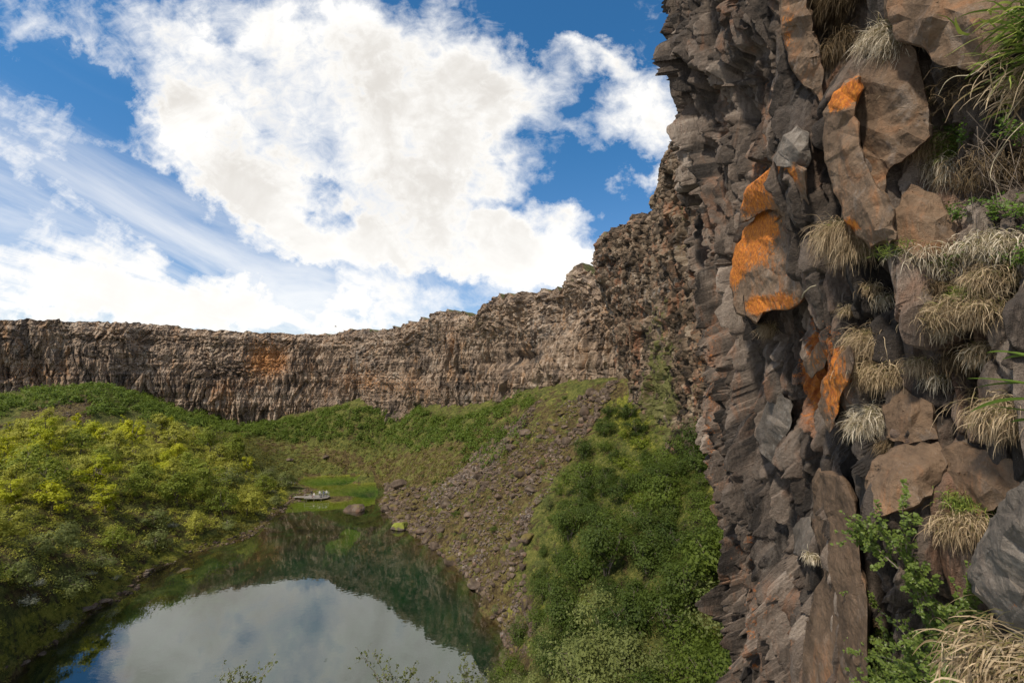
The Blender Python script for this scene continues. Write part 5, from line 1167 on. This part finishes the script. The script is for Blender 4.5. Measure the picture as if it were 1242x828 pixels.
# loose rubble
def rubble(polys, xr, yr, n, rmin, rmax, label, seed, zmin=-0.15, mossy=0.0, zmax=99.0):
    rng = np.random.default_rng(seed); protos = [stone_mesh(600 + i, 1, 0.7, moss=(-0.3, 0.1, 0.35, -0.4)[i % 4] + mossy, mosstop=0.4) for i in range(10)]
    x = rng.uniform(*xr, n * 9); y = rng.uniform(*yr, n * 9); z = height(x, y); px, py = project(np.stack([x, y, z], 1))
    jx = px + 14 * fbm(x * 0.12, y * 0.12, 0, seed, 3); ok = np.zeros(x.shape, bool)
    for p in polys: ok |= in_poly(jx, py, p)
    ok &= (z > zmin) & (z < zmax); ok &= fbm(x * 0.2, y * 0.2, 0, seed + 5, 3) > -0.25; idx = np.where(ok)[0][:n]; sz_ = np.clip(0.85 + 1.5 * fbm(x * 0.07, y * 0.07, 0, seed + 6, 3), 0.35, 2.0); Vs, Fs, As, off = [], [], {'cell': [], 'moss': [], 'lich': []}, 0
    for i in idx:
        P, Fc, A = protos[int(rng.integers(10))]; r = (rmin + (rmax - rmin) * rng.random() ** 2.5) * sz_[i]; a = rng.random() * 6.28; c_, s_ = math.cos(a), math.sin(a)
        Q = P * r @ np.array([[c_, s_, 0], [-s_, c_, 0], [0, 0, 1]]); Vs.append(Q + np.array([x[i], y[i], z[i] + 0.1 * r])); Fs.append(Fc + off); off += len(P); tone = rng.random() * 0.5 - 0.25
        As['cell'].append(np.clip(A['cell'] + tone, 0, 1)); As['moss'].append(A['moss']); As['lich'].append(A['lich'])
    o = link('rubble', mesh_np('rubble', np.concatenate(Vs), np.concatenate(Fs), M_BOULDER, False, {k: np.concatenate(v) for k, v in As.items()})); tag(o, label, 'rubble', kind='stuff')
rubble([SCR2, [(540,575),(600,530),(640,500),(660,480),(620,560)], [(600,540),(740,462),(757,462),(700,540),(640,620),(600,640)]], (-40, 32), (38, 165), 10000, 0.10, 0.78, 'brown rubble of the talus slope right of the pond', 701)
rubble([[(372,578),(470,574),(462,560),(420,556),(370,565)], [(390,598),(440,596),(445,604),(395,607)], [(20,830),(0,812),(98,745),(170,695),(240,662),(300,645),(335,615),(372,598),(378,606),(340,632),(300,655),(240,674),(178,708),(104,768)]], (-80, 0), (44, 170), 1500, 0.10, 0.42, 'stones along the left shore and the inlet', 702)
rubble([[(20,505),(100,478),(115,490),(105,508)]], (-150, -60), (100, 160), 900, 0.2, 0.6, 'bare scree patch below the far left cliff', 703, mossy=-0.6)
rubble([[(10,838),(-10,800),(98,735),(170,685),(240,655),(300,638),(335,605),(372,590),(382,612),(345,640),(300,664),(240,684),(180,720),(104,780)]], (-80, -20), (44, 150), 2600, 0.10, 0.55, 'stones and flat ledges along the left waterline', 704, zmin=-0.2, zmax=0.55)
rubble([[(440,570),(480,590),(480,615),(520,645),(560,680),(600,720),(625,780),(615,830),(585,828),(590,790),(570,735),(530,690),(470,645),(450,612)]], (-35, 15), (44, 165), 1500, 0.15, 0.75, 'larger stones along the right waterline', 705, zmin=-0.3, zmax=0.8)
# ------------------------------------------------------------------ viewing deck, visitors, bird
M_DECK = simple_mat('weathered_deck', (0.24, 0.215, 0.19), 0.8, 0.2, 6); M_RAIL = simple_mat('grey_rail', (0.30, 0.29, 0.275), 0.6, 0.1, 4); M_POST = simple_mat('deck_post', (0.16, 0.13, 0.10), 0.85, 0.3, 6)
DY = 128.0; D0 = at(386, 602, DY); dz = 0.75
def boxes(acc, x0, x1, y0, y1, z0, z1):
    V = np.array([[x, y, z] for x in (x0, x1) for y in (y0, y1) for z in (z0, z1)]); acc.add(V, [[0,1,3,2],[4,6,7,5],[0,4,5,1],[2,3,7,6],[0,2,6,4],[1,5,7,3]])
deck = bpy.data.objects.new('viewing_deck', None); C.objects.link(deck); deck.location = (D0.x, DY, 0)
tag(deck, 'grey boat shaped viewing deck with railing on the stony spit in the pond', 'viewing deck')
# platform: rounded bow on the right
acc = Acc(); xs = np.linspace(-3.2, 3.0, 40)
for i in range(len(xs) - 1):
    w_ = 1.7 * (1 - max(0, (xs[i] - 0.6) / 2.5) ** 2.2) ** 0.5; boxes(acc, xs[i] + 0.008, xs[i + 1] - 0.008, -w_, w_, dz - 0.14, dz)
link('platform', acc.mesh('platform', M_DECK), deck)
acc = Acc(); boxes(acc, -6.6, -3.22, -0.55, 0.55, dz - 0.12, dz - 0.01)
link('walkway', acc.mesh('walkway', M_DECK), deck)
acc = Acc(); tt = np.linspace(0, 1, 30)
def edge(f): 
    a = f * math.pi - math.pi / 2; return np.array([0.6 + 2.3 * max(0, math.cos(a)), 1.62 * math.sin(a), 0])
ring = [np.array([-3.0, -1.62, 0]), np.array([-1.2, -1.62, 0])] + [edge(f) for f in np.linspace(0, 1, 13)] + [np.array([-1.2, 1.62, 0])]
for z_ in (dz + 0.55, dz + 1.02):
    V, Q = tube(np.array([p + [0, 0, z_] for p in ring]), np.full(len(ring), 0.035), 6); acc.add(V, Q)
link('handrail', acc.mesh('handrail', M_RAIL, True), deck)
for p in ring[::2]:
    acc = Acc(); boxes(acc, p[0] - .04, p[0] + .04, p[1] - .04, p[1] + .04, dz, dz + 1.0); link('post', acc.mesh('post', M_RAIL), deck)
for x_ in (-2.6, -0.6, 1.4):
    for y_ in (-1.3, 1.3):
        acc = Acc(); boxes(acc, x_ - .1, x_ + .1, y_ - .1, y_ + .1, -0.9, dz - 0.142); link('leg', acc.mesh('leg', M_POST), deck)
acc = Acc(); boxes(acc, 1.0, 1.06, -1.2, -0.2, dz + 0.05, dz + 0.95); boxes(acc, 1.02, 1.05, -.75, -.65, dz, dz + .05); link('panel', acc.mesh('panel', M_RAIL), deck)

def person(loc, rz, shirt, trousers, hair, label, sit=False, arm=0.0):
    """one continuous skinned body; clothing by material zone; hair is a child"""
    bm = bmesh.new(); sk = bm.verts.layers.skin.verify()
    def v(co, r, r2=None, rootv=False):
        x = bm.verts.new(co); x[sk].radius = (r, r2 or r); x[sk].use_root = rootv; return x
    hz = 0.50 if sit else 0.92
    pel = v((0, 0, hz), .15, .11, True); wa = v((0, 0, hz + .18), .135, .10); ch = v((0, .01, hz + .40), .165, .11); nk = v((0, .0, hz + .56), .055); hd0 = v((0, -.015, hz + .66), .085, .095); hd1 = v((0, -.01, hz + .77), .075, .085)
    for a, b in ((pel, wa), (wa, ch), (ch, nk), (nk, hd0), (hd0, hd1)): bm.edges.new((a, b))
    for s_ in (-1, 1):
        sh = v((s_ * .19, 0, hz + .50), .06); el = v((s_ * .25, -.02 - arm * .1, hz + .23), .045); wr = v((s_ * .24, -.10 - arm * .25, hz + .02 + arm * .28), .033); ha = v((s_ * .235, -.14 - arm * .3, hz - .05 + arm * .32), .038, .022)
        for a, b in ((ch, sh), (sh, el), (el, wr), (wr, ha)): bm.edges.new((a, b))
        if sit: kn = v((s_ * .12, -.44, hz - .02), .07); an = v((s_ * .12, -.46, .09), .048); to = v((s_ * .12, -.62, .04), .04)
        else: kn = v((s_ * .11, -.02, .48), .07); an = v((s_ * .12, .02, .09), .048); to = v((s_ * .13, -.13, .035), .04)
        hp = v((s_ * .10, 0 if not sit else -.05, hz - .06), .095)
        for a, b in ((pel, hp), (hp, kn), (kn, an), (an, to)): bm.edges.new((a, b))
    me = bpy.data.meshes.new('person'); bm.to_mesh(me); bm.free(); tmp = bpy.data.objects.new('person', me); C.objects.link(tmp)
    tmp.modifiers.new('s', 'SKIN').use_smooth_shade = True; tmp.modifiers.new('d', 'SUBSURF').levels = 1
    dg = bpy.context.evaluated_depsgraph_get(); nm = bpy.data.meshes.new_from_object(tmp.evaluated_get(dg)); bpy.data.objects.remove(tmp); nm.name = 'person'
    nm.materials.clear()
    for m_ in (shirt, trousers, M_SKIN, M_SHOE): nm.materials.append(m_)
    for p in nm.polygons:
        c = p.center; head = c.z > hz + .57; hand = abs(c.x) > .19 and c.z < hz + .06 and c.z > hz - .2 and not (sit and c.y > -.05 and abs(c.x) < .2)
        if arm: hand = abs(c.x) > .19 and c.y < -.26
        p.material_index = 2 if head or (hand and abs(c.x) > .2) else 0 if c.z > hz + .03 or abs(c.x) > .215 else 3 if c.z < .085 else 1
    o = link('person', nm, loc=loc); o.rotation_euler = (0, 0, rz); tag(o, label, 'person')
    bm = bmesh.new(); bmesh.ops.create_icosphere(bm, subdivisions=2, radius=.105)
    for q in bm.verts: q.co = Vector((q.co.x * .92, q.co.y * 1.0 + .02, q.co.z * 1.02 + hz + .745)) if not (q.co.y < -.03 and q.co.z < .03) else Vector((q.co.x * .7, .03, hz + .77))
    hm = bpy.data.meshes.new('hair'); bm.to_mesh(hm); bm.free(); hm.materials.append(hair); link('hair', hm, o)
    return o
M_SKIN = simple_mat('skin', (0.55, 0.36, 0.27), 0.6, 0.1); M_SHOE = simple_mat('shoe', (0.05, 0.045, 0.04), 0.6, 0.2)
W1 = simple_mat('white_jacket', (0.62, 0.61, 0.59), 0.8, 0.05); K1 = simple_mat('black_jacket', (0.03, 0.03, 0.035), 0.7, 0.2); B1 = simple_mat('blue_grey_coat', (0.20, 0.24, 0.30), 0.8, 0.1); GR = simple_mat('dark_trousers', (0.05, 0.05, 0.06), 0.8, 0.2); H1 = simple_mat('light_hair', (0.50, 0.42, 0.32), 0.6, 0.2); H2 = simple_mat('dark_hair', (0.05, 0.035, 0.025), 0.6, 0.2); R1 = simple_mat('maroon_jacket', (0.22, 0.06, 0.06), 0.8, 0.1)
def onp(dx, dy): return (D0.x + dx, DY + dy, dz)
person(onp(0.55, -0.4), 0.4, W1, GR, H1, 'standing visitor in white jacket on the deck, left of the group', arm=0.6)
person(onp(1.25, 0.3), -0.2, K1, GR, H2, 'standing visitor in black in the middle of the deck group', arm=0.3)
person(onp(1.75, -0.45), 0.9, B1, GR, H2, 'visitor in blue-grey coat near the bow of the deck')
person(onp(2.2, 0.1), 0.2, W1, K1, H1, 'rightmost visitor in white jacket at the bow of the deck', arm=0.4)
person(onp(-0.9, -0.6), -0.5, W1, R1, H2, 'visitor sitting in white on the left half of the deck', sit=True)
person(onp(-1.9, 0.2), 0.3, K1, GR, H2, 'dark clothed visitor alone at the left end of the deck', arm=0.5)

# a bird over the rim of the far cliff
bc = at(407, 396, 140); acc = Acc()
V, Q = tube(np.array([[-.32, 0, 0], [-.2, 0, .02], [0, 0, .02], [.2, 0, .03], [.3, 0, .06], [.42, 0, .05]]), np.array([.03, .06, .085, .07, .05, .008]), 8); acc.add(V, Q)
for s_ in (-1, 1):
    V = np.array([[.14, s_ * .05, .05], [-.12, s_ * .05, .05], [-.08, s_ * .42, .22], [.12, s_ * .42, .22], [-.10, s_ * .85, .14], [.02, s_ * .88, .14]]); V2 = V.copy(); V2[:, 2] += .02
    acc.add(np.vstack([V, V2]), [[0,1,2,3],[3,2,4,5],[6,9,8,7],[9,11,10,8],[0,3,9,6],[1,7,8,2],[3,5,11,9],[2,8,10,4],[4,10,11,5]])
V = np.array([[-.28, .04, .0], [-.28, -.04, .0], [-.5, -.09, .0], [-.5, .09, .0], [-.28, .04, .03], [-.28, -.04, .03], [-.5, -.09, .02], [-.5, .09, .02]]); acc.add(V, [[0,1,2,3],[4,7,6,5],[0,4,5,1],[2,6,7,3],[1,5,6,2],[0,3,7,4]])
b = link('bird', acc.mesh('bird', simple_mat('dark_feathers', (0.06, 0.055, 0.05), 0.7, 0.2), True), loc=bc); b.rotation_euler = (0.25, 0.1, 0.4); tag(b, 'dark bird gliding just above the rim of the far cliff', 'bird')
